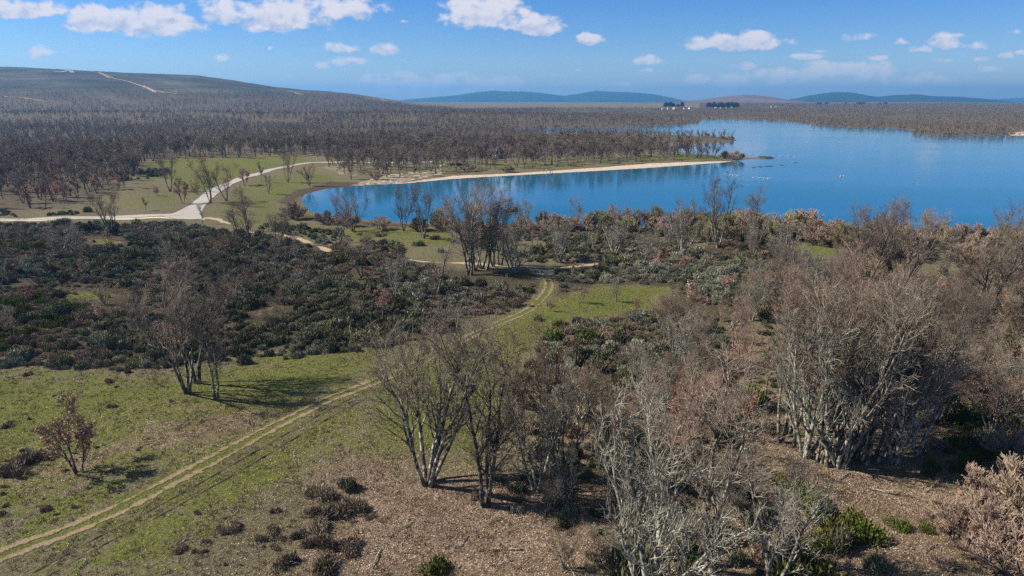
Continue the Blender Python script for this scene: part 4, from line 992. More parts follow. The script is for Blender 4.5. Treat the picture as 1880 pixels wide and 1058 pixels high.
sets.sort(key=lambda q: math.hypot(q[1], q[2]))
rest = sets[285:]
for k, x, y, z, s, w in sets[:285]:
    auto(plant(k, x, y, z, s, WORD[k] + ' ' + w, WORD[k] + 's ' + w), k, s)
for bx, by, ty, k, wx, lb in ((1238,288,273,'mid',1.2,'small bare tree on the lawn near the beach tip, first from the picnic grove'),(1262,288,274,'mid',1.2,'small bare tree on the lawn near the beach tip, second from the picnic grove'),
    (1288,287,272,'pink',.9,'purplish round tree by the beach tip'),(1300,288,272,'pink',.9,'slim tree pair member before the tip bushes'),(1307,288,272,'mid',1.2,'bare tree just left of the tip bushes'),
    (1330,291,273,'wil',.9,'brown willow bush near the end of the beach'),(1352,294,273,'wil',1.1,'largest brown willow bush at the very end of the beach'),(1342,292,276,'wil',.9,'middle brown willow bush near the end of the beach'),
    (933,316,295,'olive',1.0,'round green bush on the upper edge of the beach'),(857,315,292,'wil',1.2,'dark spreading bush on the grass left of the round green bush'),(1404,290,284,'wil',.8,'small bush on the rocky islet off the beach tip'),
    (645,330,296,'pink',1,'bushy grey tree where the beach meets the cove'),(690,330,306,'wil',1,'low brown bush at the start of the beach')):
    at_px(k, bx, by, ty, lb, None, None, None, wx)

# --- shrubs: the largest in the photograph as things, the rest as one mass
def proto_coll(name, keys):
    c = bpy.data.collections.new(name)
    for q, k in enumerate(keys):
        if isinstance(k, tuple): me = join(T[k])
        else: me = k
        o = bpy.data.objects.new('%s_%02d' % (name, q), me); c.objects.link(o)
    return c
def join(parts):
    V, Q, mi, mats, o = [], [], [], [], 0
    for j, (pn, me) in enumerate(parts):
        v = np.empty(len(me.vertices) * 3, np.float32); me.vertices.foreach_get('co', v); q = np.empty(len(me.loops), np.int32); me.loops.foreach_get('vertex_index', q)
        V.append(v.reshape(-1, 3)); q = q.reshape(-1, 4) + o; Q.append(q); o += len(v) // 3; mi.append(np.full(len(q), j)); mats.append(me.materials[0])
    m2 = mesh('joined', np.concatenate(V), np.concatenate(Q))
    for mm in mats: m2.materials.append(mm)
    m2.polygons.foreach_set('material_index', np.concatenate(mi).astype(np.int32)); return m2
def mass(name, coll, pos, scl, rot, idx, label, cat='undergrowth'):
    me = bpy.data.meshes.new(name); me.vertices.add(len(pos)); me.vertices.foreach_set('co', np.asarray(pos, np.float32).ravel())
    for nm, ty, a in (('scl', 'FLOAT_VECTOR', scl), ('rot', 'FLOAT_VECTOR', rot)):
        at = me.attributes.new(nm, ty, 'POINT'); at.data.foreach_set('vector', np.asarray(a, np.float32).ravel())
    at = me.attributes.new('idx', 'INT', 'POINT'); at.data.foreach_set('value', np.asarray(idx, np.int32))
    o = ob(name, me, label=label, cat=cat, kind='stuff')
    ng = bpy.data.node_groups.new(name, 'GeometryNodeTree')
    ng.interface.new_socket('Geometry', in_out='INPUT', socket_type='NodeSocketGeometry'); ng.interface.new_socket('Geometry', in_out='OUTPUT', socket_type='NodeSocketGeometry')
    n = ng.nodes; l = ng.links
    gi = n.new('NodeGroupInput'); go = n.new('NodeGroupOutput'); ip = n.new('GeometryNodeInstanceOnPoints'); ci = n.new('GeometryNodeCollectionInfo')
    ci.inputs['Collection'].default_value = coll; ci.inputs['Separate Children'].default_value = True; ci.inputs['Reset Children'].default_value = True
    mp = n.new('GeometryNodeMeshToPoints'); l.new(gi.outputs[0], mp.inputs[0])
    l.new(mp.outputs[0], ip.inputs['Points']); l.new(ci.outputs[0], ip.inputs['Instance']); ip.inputs['Pick Instance'].default_value = True
    def na(nm, ty, sock):
        q = n.new('GeometryNodeInputNamedAttribute'); q.data_type = ty; q.inputs[0].default_value = nm
        l.new([s for s in q.outputs if s.enabled and s.name == 'Attribute'][0], sock)
    na('scl', 'FLOAT_VECTOR', ip.inputs['Scale']); na('idx', 'INT', ip.inputs['Instance Index'])
    er = n.new('FunctionNodeEulerToRotation'); na('rot', 'FLOAT_VECTOR', er.inputs[0]); l.new(er.outputs[0], ip.inputs['Rotation'])
    l.new(ip.outputs[0], go.inputs[0])
    md = o.modifiers.new('scatter', 'NODES'); md.node_group = ng
    return o
KI = {}
keys = []
for k in KS:
    for v in range(NV[k]): KI[(k, v)] = len(keys); keys.append((k, v))
sc_coll = proto_coll('scrub_source', keys)
pos, scl, idx = [], [], []
LIM = {'broom': 280, 'grey': 280, 'heath': 260, 'gorse': 120}
for k in KS:
    lst = sorted(pool[k], key=lambda q: (q[4] < -15 or q[4] > 1895, math.hypot(q[0], q[1]) / q[3]))
    for q, (x, y, z, s, px, py) in enumerate(lst):
        if q < LIM[k] and -15 <= px <= 1895:
            lb, gr = label_of(k, px, py); auto(plant(k, x, y, z, s, lb, gr), k, s)
        else:
            if k == 'gorse' and q >= LIM[k]: pass
            pos.append((x, y, z)); scl.append((s, s, s * rng.uniform(.8, 1.1))); idx.append(KI[(k, rng.integers(NV[k]))])
n = len(pos); rot = np.zeros((n, 3)); rot[:, 2] = rng.uniform(0, 6.28, n)
mass('scrub', sc_coll, pos, scl, rot, idx, 'dense dark scrub of broom, rockrose and heather between the track and the road', 'scrub')
okeys = [(k, v) for k in ('pink', 'tall', 'pale', 'wil', 'slim', 'rust', 'oak', 'olive') for v in (0, 1)]
rot = np.zeros((len(OUTS), 3)); rot[:, 2] = rng.uniform(0, 6.28, len(OUTS))
mass('thicket', proto_coll('thicket_source', okeys), [q[1:4] for q in OUTS], [(q[4],) * 3 for q in OUTS], rot, [okeys.index((q[0], int(rng.integers(2)))) for q in OUTS], 'bare thicket carrying on beyond the right edge of the woodland', 'thicket')
print('scrub mass', n, {k: len(v) for k, v in pool.items()})

# --- the far wood
far = []
for i in range(5):
    pr = oak(700 + i, 11, [1, 2, 1, 3, 1][i], .2, k=(8, 7, 0, 0), r0=.2, l1=.36, bare=.25, fat=3.2, thick=1.4)
    mt1 = [('t', mesh('t', *pr[0], M['bark'])), ('c', mesh('c', *pr[1], M['twig_far'])) ]; far.append(join(mt1))
burnt = []
for i in range(2):
    pr = oak(720 + i, 12, 1, .05, k=(7, 2, 0, 0), r0=.22, l1=.10, bare=.3, fat=2, thick=1.5)
    burnt.append(join([('t', mesh('t', *pr[0], M['bark_dark'])), ('c', mesh('c', *pr[1], M['twig_far']))]))
wood_coll = proto_coll('wood_source', [('mid', i) for i in range(5)] + far + burnt + [('midrust', 0), ('midrust', 1)] + [('wil', 0), ('wil', 1)])
def wood(xl, yl, spacing, cond, lod, smin, smax, seed):
    r = np.random.default_rng(seed)
    x0, x1 = xl; y0, y1 = yl
    gx, gy = np.meshgrid(np.arange(int((x1 - x0) / spacing)), np.arange(int((y1 - y0) / spacing)))
    x = x0 + (gx.ravel() + r.uniform(0, 1, gx.size)) * spacing; y = y0 + (gy.ravel() + r.uniform(0, 1, gx.size)) * spacing
    k = (np.abs(x / y) < .82) & cond(x, y); x, y = x[k], y[k]
    k = r.uniform(0, 1, len(x)) < woods_density(x, y); x, y = x[k], y[k]
    sd = sdist(x, y, LAKE); k = (sd > 2.5) & ((np.sin(x / 61. + 2 * np.sin(y / 97.)) * np.sin(y / 70. + 1.5 * np.sin(x / 83.)) + r.normal(0, .25, len(x)) < .62) | (np.hypot(x, y) < 480)); x, y, sd = x[k], y[k], sd[k]
    z = height(x, y, sd); n = len(x)
    clump = .5 + .5 * np.sin(x / 37. + 1.3 * np.sin(y / 51.)) * np.sin(y / 43. + x / 90.)
    s = r.uniform(smin, smax, n) * (.82 + .3 * clump)
    if lod == 0: ix = np.where(r.uniform(0, 1, n) < .05, 12 + r.integers(0, 2, n), r.integers(0, 5, n))
    elif lod == 1: ix = 5 + r.integers(0, 5, n)
    else: ix = 10 + r.integers(0, 2, n)
    shore = (sd < 22) & (r.uniform(0, 1, n) < .55); ix = np.where(shore, 14 + r.integers(0, 2, n), ix); s = np.where(shore, s * .9, s)
    return np.stack([x, y, z], -1), np.repeat(s[:, None], 3, 1), ix
A = [wood((-700, 900), (300, 640), 7.2, lambda x, y: np.hypot(x, y) < 620, 0, .75, 1.1, 1),
     wood((-1300, 1300), (500, 1400), 8.0, lambda x, y: (np.hypot(x, y) >= 620) & (np.hypot(x, y) < 1300), 1, .5, .95, 2),
     wood((-1900, 2300), (1000, 2500), 11.5, lambda x, y: (np.hypot(x, y) >= 1300), 1, .45, .8, 3),
     wood((-2200, 500), (1500, 2900), 17, lambda x, y: x / y < .05, 2, .5, 1.0, 4),
     wood((-300, 3600), (2500, 4000), 19, lambda x, y: x / y > -.05, 1, .6, 1.1, 5)]
def not_in_mid(p):
    px, py = proj(p[:, 0], p[:, 1], p[:, 2]); b = np.zeros(len(p), bool)
    for pts, *_ in MIDZ: b |= sdist(p[:, 0], p[:, 1], polyw(pts)) < 0
    return ~b
Pp = np.concatenate([a[0] for a in A]); Ss = np.concatenate([a[1] for a in A]); Ii = np.concatenate([a[2] for a in A])
k = not_in_mid(Pp); Pp, Ss, Ii = Pp[k], Ss[k], Ii[k]
if rest:
    Pp = np.vstack([Pp, [(q[1], q[2], q[3]) for q in rest]]); Ss = np.vstack([Ss, [(q[4],) * 3 for q in rest]]); Ii = np.concatenate([Ii, [rng.integers(0, 5) for q in rest]])
rot = np.zeros((len(Pp), 3)); rot[:, 2] = rng.uniform(0, 6.28, len(Pp))
mass('far_wood', wood_coll, Pp, Ss, rot, Ii, 'wide leafless oak wood covering the plain, peninsulas and far shores', 'wood')
print('wood', len(Pp))

# --- grass tufts and fallen leaves on the near ground
def near_pts(n, ymax, seed):
    r = np.random.default_rng(seed); a = r.uniform(-.86, .86, n); yy = 38 + (ymax - 38) * r.uniform(0, 1, n) ** .8
    return r, a * yy, yy
def cover_at(x, y, lst):
    v = np.zeros(len(x))
    for pts, soft, k in lst: v = np.maximum(v, mask(x, y, pts, soft * 2) * k)
    return v
def tufts(n, seed, mt, name, lab, want, h, ymax=150, B=5, spr=.10):
    r, x, y = near_pts(n, ymax, seed)
    g = cover_at(x, y, GREEN); s = cover_at(x, y, SCRUB)
    nse = np.sin(x * .9 + 2 * np.sin(y * .31)) * np.sin(y * .8 + x * .2) * .35
    k = (want(g) + nse > r.uniform(0, 1, n)) & ~near_line(x, y, TRACK, 1.5) & (sdist(x, y, LAKE) > 4)
    x, y = x[k], y[k]; z = height(x, y); m_n = len(x)
    c = np.repeat(np.stack([x, y, z], -1), B, 0) + np.concatenate([r.normal(0, spr, (m_n * B, 2)), np.zeros((m_n * B, 1))], 1)
    d = nrm(np.concatenate([r.normal(0, .6, (m_n * B, 2)), np.ones((m_n * B, 1))], 1)); L_ = r.uniform(.5, 1.3, (m_n * B, 1)) * h
    s_ = nrm(np.cross(d, r.normal(0, 1, d.shape))) * .03
    V = np.stack([c - s_, c + s_, c + d * L_], 1).reshape(-1, 3)
    ob(name, mesh(name, V, np.arange(len(V)).reshape(-1, 3), mt), label=lab[0], cat=lab[1], kind='stuff')
tufts(60000, 5, M['grass'], 'green_grass', ('short green grass of the clearings beside the dirt track', 'grass'), lambda g: g * .8, .16)
tufts(60000, 6, M['dry'], 'dry_grass', ('dry straw coloured grass between the green patches', 'grass'), lambda g: .55 - g * .45, .20)
tufts(26000, 7, M['dry'], 'tussock_grass', ('coarse dead tussocks roughening the open ground', 'grass'), lambda g: .75 - g * .5, .34, 150, 12, .16)
r, x, y = near_pts(420000, 120, 9)
li = cover_at(x, y, LITTER); k = ((li * .75 + .10) * (.65 + .5 * np.sin(x * .31 + 2 * np.sin(y * .17)) * np.sin(y * .27 + x * .11)) > r.uniform(0, 1, len(x))) & ~near_line(x, y, TRACK, 1.3)
x, y = x[k], y[k]; z = height(x, y) + .04
V, Q = quads(r, np.stack([x, y, z], -1), .075, .75)
ob('leaf_litter', mesh('leaf_litter', V, Q, M['leaf']), label='pale brown fallen oak leaves carpeting the near ground', cat='leaves', kind='stuff')

def fallen(seed):
    r = np.random.default_rng(seed)
    S = grow(r, np.array([[0, 0, .15]]), np.array([[1, 0, 0.02]]), np.array([5.]), 8, .12, -.01); Rs = np.linspace(.10, .02, 9)[None]
    p, d, l, rr = kids(r, S, Rs, 9, .2, 1., (.5, 1.1), 1.7, .05); B1 = grow(r, p, d, l, 4, .2, 0); R1 = taper(np.minimum(rr * .6, .04), 5, .3)
    p, d, l, rr = kids(r, B1, R1, 5, .2, 1., (.4, 1.), .7, .0); B2 = grow(r, p, d, l, 2, .2, 0)
    out = [tubes(S, Rs, 6), cat_([tubes(B1, R1, 4), tubes(B2, np.full((len(p), 3), .012), 3)])]
    for v, q in out: v[:, 2] = np.maximum(v[:, 2], .02)
    return out
for i in range(3): reg(('fallen', i), fallen(950 + i), ['limb', 'side_branches'], ['bark_pale', 'dead'], 'fallen_branch')
NV['fallen'] = 3; NAME['fallen'] = 'fallen_branch'; CAT['fallen'] = 'branch'; WORD['fallen'] = 'grey fallen branch'
for q in range(46):   # small tufts dotted over the open ground at the left and along the ruts
    bx, by = [(rng.uniform(0, 330), rng.uniform(700, 850)), (rng.uniform(330, 720), rng.uniform(930, 1056)), (rng.uniform(0, 140), rng.uniform(820, 960))][q % 3]
    x, y, z = hit(bx, by); s = rng.uniform(.18, .5)
    if near_line(np.array([x]), np.array([y]), TRACK, 2.5)[0]: continue
    auto(plant('heath', x, y, z, s, 'x', 'small heather tufts dotted over the open grass'), 'heath', s)
for bx, by in ((860,985),(960,1010),(1040,1035),(700,1010),(760,960),(1340,930),(1440,965),(1600,900),(1700,905),(1650,1010),(1720,1000),(1380,1010),(620,890),(540,830),(1250,1000),(1130,1000),(900,1040),(1500,885),(1560,870),(330,1000),(1230,640),(1150,650),(1290,700),(1200,690),(1120,620)):
    x, y, z = hit(bx, by); s = rng.uniform(.45, .95); auto(plant('fallen', x, y, z, s, 'x', 'fallen branches on the leaf strewn ground'), 'fallen', s)
# ------------------------------------------------------------------ boats, buoys, rocks, people, cars, hut, village
import bmesh
M['white'] = plain('white_paint', (0.80, 0.80, 0.78), .4, .05); M['dark'] = plain('dark_paint', (0.03, 0.035, 0.05), .35, .2); M['glass'] = plain('dark_glass', (0.02, 0.025, 0.03), .1, .1, .5)
M['rock'] = plain('dark_rock', (0.045, 0.042, 0.038), .9, .5, scale=1.5); M['rub'] = plain('black_rubber', (.02, .02, .02), .8); M['skin'] = plain('skin', (.50, .30, .22), .6, .05)
M['tile'] = plain('clay_roof', (0.26, 0.14, 0.10), .9, .25); M['slate'] = plain('slate_roof', (0.030, 0.033, 0.045), .6, .25); M['stone'] = plain('stone_wall', (0.38, 0.31, 0.24), .95, .3)
M['plaster'] = plain('white_plaster', (.78, .76, .72), .9, .06); M['red'] = plain('red_cloth', (.35, .06, .05), .9); M['blue'] = plain('blue_cloth', (.05, .09, .22), .9); M['sandk'] = plain('tan_plastic', (.62, .50, .36), .5, .1)
M['wood'] = plain('weathered_wood', (.22, .17, .12), .9, .25); M['thatch'] = plain('brown_thatch', (.10, .075, .055), 1.0, .4)
def bmo(name, fn, mt, parent=None, loc=None, **k):
    bm = bmesh.new(); fn(bm); bmesh.ops.recalc_face_normals(bm, faces=bm.faces)
    me = bpy.data.meshes.new(name); bm.to_mesh(me); bm.free(); me.materials.append(mt)
    return ob(name, me, parent, loc, **k)
def box(bm, c, s, top=1.0, topy=None):
    topy = top if topy is None else topy
    vs = [bm.verts.new((c[0] + sx * s[0] / 2 * (top if sz > 0 else 1), c[1] + sy * s[1] / 2 * (topy if sz > 0 else 1), c[2] + sz * s[2] / 2)) for sz in (-1, 1) for sx, sy in ((-1, -1), (1, -1), (1, 1), (-1, 1))]
    for f in ((3, 2, 1, 0), (4, 5, 6, 7), (0, 1, 5, 4), (1, 2, 6, 5), (2, 3, 7, 6), (3, 0, 4, 7)): bm.faces.new([vs[i] for i in f])
def loft(bm, rings):
    R = [[bm.verts.new(p) for p in r_] for r_ in rings]
    for a, b in zip(R[:-1], R[1:]):
        n = len(a)
        for i in range(n): bm.faces.new((a[i], a[(i + 1) % n], b[(i + 1) % n], b[i]))
    bm.faces.new(R[0][::-1]); bm.faces.new(R[-1])
def ell(cx, cy, cz, rx, ry, n=10): return [(cx + rx * math.cos(2 * PI * i / n), cy + ry * math.sin(2 * PI * i / n), cz) for i in range(n)]
def person(loc, rz, top, bottom, label, pose='stand', group=None):
    e = ob('person', None, None, loc, label, 'person', group, None, rz); e.empty_display_size = .3
    sit = pose == 'sit'; dz = -.62 if sit else 0
    me = bpy.data.meshes.new('body')
    J = {'pel': (0, 0, .95 + dz), 'ch': (0, 0, 1.3 + dz), 'nk': (0, 0, 1.48 + dz), 'hd': (0, .01, 1.58 + dz), 'ht': (0, .02, 1.72 + dz)}
    V = []; R = []; E = []; ix = {}
    def v(nm, p, r_, par=None):
        ix[nm] = len(V); V.append(p); R.append(r_)
        if par: E.append((ix[par], ix[nm]))
    v('pel', J['pel'], .14); v('ch', J['ch'], .16, 'pel'); v('nk', J['nk'], .055, 'ch'); v('hd', J['hd'], .095, 'nk'); v('ht', J['ht'], .08, 'hd')
    for s in (-1, 1):
        v('sh%d' % s, (s * .19, 0, 1.40 + dz), .06, 'ch'); fw = .32 if sit else .05
        v('el%d' % s, (s * .27, .10 if sit else 0, 1.13 + dz), .045, 'sh%d' % s); v('wr%d' % s, (s * .27, fw, (1.05 if sit else .88) + dz), .032, 'el%d' % s); v('hn%d' % s, (s * .26, fw + .06, (1.03 if sit else .80) + dz), .035, 'wr%d' % s)
        v('hp%d' % s, (s * .10, 0, .88 + dz), .10, 'pel')
        if sit: v('kn%d' % s, (s * .14, .42, 1.0 + dz), .07, 'hp%d' % s); v('an%d' % s, (s * .13, .78, .75 + dz), .045, 'kn%d' % s); v('ft%d' % s, (s * .13, .84, .86 + dz), .04, 'an%d' % s)
        else: v('kn%d' % s, (s * .11, .03 * s, .50), .07, 'hp%d' % s); v('an%d' % s, (s * .12, .10 * s, .08), .045, 'kn%d' % s); v('ft%d' % s, (s * .12, .10 * s + .15, .04), .04, 'an%d' % s)
    me.from_pydata(V, E, []); b = bpy.data.objects.new('body', me); COL.objects.link(b); b.parent = e
    sk = b.modifiers.new('skin', 'SKIN'); lay = me.skin_vertices[0].data if me.skin_vertices else None
    if lay is None:
        bm = bmesh.new(); bm.from_mesh(me); bm.verts.layers.skin.verify(); bm.to_mesh(me); bm.free(); lay = me.skin_vertices[0].data
    for q, r_ in enumerate(R): lay[q].radius = (r_, r_); lay[q].use_root = q == 0
    b.modifiers.new('sub', 'SUBSURF').levels = 1
    me.materials.append(M['skin'])
    bmo('jacket', lambda bm: loft(bm, [ell(0, 0, .92 + dz, .18, .14), ell(0, 0, 1.12 + dz, .19, .15), ell(0, 0, 1.36 + dz, .235, .15), ell(0, 0, 1.46 + dz, .10, .09)]), M[top], e)
    if not sit:
        for s in (-1, 1): bmo('trouser_leg', lambda bm: loft(bm, [ell(s * .12, .10 * s, .10, .075, .075), ell(s * .11, .03 * s, .50, .095, .095), ell(s * .10, 0, .93, .13, .14)]), M[bottom], e)
    bmo('hair', lambda bm: loft(bm, [ell(0, -.03, 1.60 + dz, .095, .10), ell(0, -.02, 1.69 + dz, .10, .115), ell(0, -.01, 1.76 + dz, .05, .06)]), M['dark'], e)
    return e
# kayak and paddler
x, y = P(1544, 324.5)
def hull(bm):
    n = 13; rings = []
    for i in range(n):
        t = -1 + 2 * i / (n - 1); w = .40 * max(0.03, (1 - abs(t) ** 2.3)); z0 = .28 * abs(t) ** 3
        rings.append([(t * 2.3, 0, -.10 + z0), (t * 2.3, w * .7, -.04 + z0), (t * 2.3, w, .18 + z0 * .7), (t * 2.3, w * .5, .27 + z0 * .6), (t * 2.3, -w * .5, .27 + z0 * .6), (t * 2.3, -w, .18 + z0 * .7), (t * 2.3, -w * .7, -.04 + z0)])
    loft(bm, rings)
e = ob('kayak', None, None, (x, y, 0), 'long white and tan kayak floating alone on the open lake', 'kayak', rz=.12)
bmo('hull', hull, M['white'], e); bmo('deck_stripe', lambda bm: [box(bm, (1.2, 0, .30), (1.1, .34, .05), .7), box(bm, (-1.25, 0, .30), (1.0, .34, .05), .7)], M['sandk'], e)
bmo('seat', lambda bm: box(bm, (-.05, 0, .30), (.55, .5, .07)), M['dark'], e)
person((x, y, .02), -PI / 2 + .12, 'blue', 'blue', 'person in dark clothing sitting in the kayak and paddling', 'sit')
e = ob('paddle', None, None, (x + .45, y, .62), 'thin double bladed paddle held by the person in the kayak', 'paddle', rz=.12)
def shaft(bm):
    loft(bm, [[(.02 * math.cos(a), -1.05, .02 * math.sin(a) + .1) for a in (0, 2, 4)], [(.02 * math.cos(a), 1.05, .02 * math.sin(a) - .1) for a in (0, 2, 4)]])
bmo('shaft', shaft, M['rub'], e)
for s in (-1, 1): bmo('blade', lambda bm: box(bm, (0, s * 1.22, -.1 * s), (.03, .42, .18)), M['white'], e)
# buoys: lines of white floats
def buoy(px, py, ln, lab, gr, rz=0.3):
    x, y = P(px, py)
    e = ob('buoy', None, None, (x, y, 0), lab, 'buoy', gr, rz=rz)
    bmo('float', lambda bm: loft(bm, [[(q * ln / 2, .22 * k2 * math.cos(a), .08 + .22 * k2 * math.sin(a)) for a in np.arange(8) * PI / 4] for q, k2 in ((-1, .35), (-.85, 1), (.85, 1), (1, .35))]), M['white'], e)
    bmo('mooring_ring', lambda bm: box(bm, (ln / 2 + .12, 0, .08), (.25, .06, .06)), M['rub'], e)
for q, px_ in enumerate((1332, 1342, 1348, 1355)): buoy(px_, 320.5 + q * .9, 2.6, 'white float in the near swimming line, %s from the beach tip' % ['first', 'second', 'third', 'fourth'][q], 'white floats of the near swimming line')
for q, px_ in enumerate((1386, 1397, 1406, 1414)): buoy(px_, 326.6 + q * .6, 3.6, 'longer white float at the outer end of the near swimming line, %s of four' % ['first', 'second', 'third', 'last'][q], 'outer white floats of the near swimming line')
for q, (px_, py_) in enumerate(((1371, 284), (1380, 284.2), (1392, 284.4), (1422, 286), (1435, 286.8), (1449, 287.2), (1461, 287.8), (1239, 273), (1255, 274.6), (1316, 279.3), (1238, 281))):
    buoy(px_, py_, 3.2, 'white float %s' % ['left of the bushy islet, first', 'left of the bushy islet, second', 'left of the bushy islet, third', 'right of the islet, nearest to it', 'right of the islet, second', 'right of the islet, third', 'right of the islet, outermost', 'in the inlet behind the lawn, first', 'in the inlet behind the lawn, second', 'in the inlet behind the tip bushes', 'in the inlet behind the lawn trees'][q], 'white floats beyond the beach tip')
# rocks
def rock(px, py, w, h, lab, gr=None, seed=0):
    r = np.random.default_rng(seed); x, y = P(px, py)
    bm = bmesh.new(); bmesh.ops.create_icosphere(bm, subdivisions=3, radius=1)
    ph = r.uniform(0, 6, 6)
    for v in bm.verts:
        c = v.co; k = 1 + .22 * math.sin(c.x * 3 + ph[0]) * math.sin(c.y * 3.4 + ph[1]) + .14 * math.sin(c.z * 6 + c.x * 5 + ph[2]) + .07 * math.sin(c.y * 13 + ph[3])
        v.co = c * k; v.co.x *= w / 2; v.co.y *= w / 3; v.co.z = v.co.z * h
    me = bpy.data.meshes.new('rock'); bm.to_mesh(me); bm.free(); me.materials.append(M['rock']); o_ = ob('rock', me, None, (x, y, -.1), lab, 'rock', gr)
    if gr: row(o_, lab)
rock(940, 388, 4.5, 1.6, 'large dark rock standing in the water off the near bank', None, 1); rock(928, 389, 3.5, 1.0, 'lower dark rock left of the large one off the near bank', None, 2); rock(936, 390, 3.0, .8, 'small dark rock in front of the two bank rocks', None, 3)
rock(1404, 290, 11, 1.2, 'long dark rocky islet off the beach tip carrying a small bush', None, 4); rock(1414, 290.4, 7, .7, 'flat dark rock at the outer end of the islet', None, 5)
for q, (a, b, w) in enumerate(((1383, 308, 3.5), (1396, 306.4, 4), (1410, 305.6, 5), (1416, 305.2, 4), (1435, 303.6, 3), (1335, 316, 2.5), (1461, 299, 2.5))):
    rock(a, b, w, .35, 'low dark rock breaking the open water off the beach tip', 'low dark rocks in the open water off the beach tip', 10 + q)
# people on the beach
for q, (a, b, t_, bt, lb) in enumerate(((1010, 319, 'dark', 'dark', 'person in dark clothes standing on the beach by the water'), (1014, 319.5, 'red', 'blue', 'person in a reddish top standing beside another on the beach'), (1003, 316, 'white', 'blue', 'person in a white top farther up the beach'))):
    x, y, z = hit(a, b); person((x, y, z), q * 1.3, t_, bt, lb)
# cars
def car(px, py, rz, body, lab):
    x, y, z = hit(px, py); e = ob('parked_car', None, None, (x, y, z), lab, 'car', None, None, rz)
    def bd(bm):
        prof = [(-2.1, .35), (-2.12, .75), (-1.9, .92), (-1.55, 1.0), (-1.25, 1.42), (.45, 1.45), (1.05, 1.0), (1.9, .85), (2.1, .62), (2.1, .35)]
        L1 = [bm.verts.new((a, -.85 if b < 1.1 else -.68, b)) for a, b in prof]; L2 = [bm.verts.new((a, .85 if b < 1.1 else .68, b)) for a, b in prof]; n = len(prof)
        for i in range(n): bm.faces.new((L1[i], L1[(i + 1) % n], L2[(i + 1) % n], L2[i]))
        bm.faces.new(L1); bm.faces.new(L2[::-1])
    bmo('body', bd, M[body], e)
    bmo('window', lambda bm: [box(bm, (-.4, 0, 1.22), (1.75, 1.56, .32), .86, .93)], M['glass'], e); bmo('windscreen', lambda bm: box(bm, (.78, 0, 1.22), (.5, 1.3, .3), .3, .95), M['glass'], e)
    for a in (-1.3, 1.35):
        for s in (-.8, .8):
            w = ob('wheel', None, e, (a, s, .32)); bmo('tyre', lambda bm: loft(bm, [[(.32 * math.cos(t), yy, .32 * math.sin(t)) for t in np.arange(12) * PI / 6] for yy in (-.1, .1)]), M['rub'], w)
            bmo('rim', lambda bm: loft(bm, [[(.19 * math.cos(t), yy, .19 * math.sin(t)) for t in np.arange(10) * PI / 5] for yy in (-.115, .115)]), M['white'], w)
    for s in (-.6, .6): bmo('headlight', lambda bm: box(bm, (2.09, s, .66), (.06, .28, .14)), M['white'], e)
car(815, 306.5, .2, 'white', 'white car parked under the trees at the left end of the beach')
car(826, 304.5, 2.9, 'dark', 'dark car parked beside the white one under the trees')
car(700, 300, .1, 'white', 'small white car by the road under the grove trees')
# hut with steep slate roof, and low brushwood shelter
x, y, z = hit(916, 291); e = ob('pavilion', None, None, (x, y, z), 'pavilion with a steep dark pyramid roof rising among the grove trees', 'building', rz=.4)
bmo('wall', lambda bm: box(bm, (0, 0, 1.7), (6.4, 5.6, 3.6)), M['stone'], e)
bmo('roof', lambda bm: box(bm, (0, 0, 6.2), (8.0, 7.2, 5.4), .03), M['slate'], e)
bmo('door', lambda bm: box(bm, (0, -2.83, 1.2), (1.3, .08, 2.2)), M['wood'], e)
for s in (-2, 2): bmo('window', lambda bm: box(bm, (s, -2.83, 1.9), (.9, .08, 1.0)), M['glass'], e)
x, y, z = hit(926, 288); e = ob('annex_house', None, None, (x, y, z), 'low house with a clay tile roof behind the steep roofed pavilion', 'building', rz=.3)
bmo('wall', lambda bm: box(bm, (0, 0, 2.2), (7, 5, 4.6)), M['stone'], e); bmo('roof', lambda bm: box(bm, (0, 0, 5.5), (7.8, 5.8, 2.0), .9, .05), M['tile'], e); bmo('window', lambda bm: box(bm, (-1.6, -2.53, 2.6), (1, .08, 1)), M['glass'], e)
x, y, z = hit(843, 304); e = ob('shelter', None, None, (x, y, z), 'low open shelter with a brown brushwood roof beside the dark spreading bush', 'shelter', rz=.15)
bmo('roof', lambda bm: box(bm, (0, 0, 2.7), (8.5, 5, .9), .7, .3), M['thatch'], e)
for s1 in (-3.4, 0, 3.4):
    for s2 in (-1.8, 1.8): bmo('post', lambda bm: box(bm, (s1, s2, 1.1), (.2, .2, 2.5)), M['wood'], e)
bmo('counter', lambda bm: box(bm, (0, 1.6, .6), (6.4, .3, 1.2)), M['wood'], e)
# picnic tables
for q, (a, b) in enumerate(((968, 306), (1002, 303), (1020, 305.5), (893, 300), (1061, 299), (1120, 295.5), (760, 312), (1152, 290))):
    x, y, z = hit(a, b); e = ob('picnic_table', None, None, (x, y, z), 'weathered picnic table with benches standing among the grove trees', 'picnic table', 'picnic tables among the grove trees', rz=q * .8); row(e, 'weathered picnic table standing among the grove trees')
    bmo('tabletop', lambda bm: box(bm, (0, 0, .74), (1.9, .8, .08)), M['wood'], e)
    for s in (-.68, .68): bmo('bench', lambda bm: box(bm, (0, s, .43), (1.9, .28, .07)), M['wood'], e)
    for s in (-.7, .7): bmo('leg', lambda bm: [box(bm, (s, 0, .36), (.1, 1.4, .08)), box(bm, (s, -.35, .35), (.1, .1, .72)), box(bm, (s, .35, .35), (.1, .1, .72))], M['wood'], e)
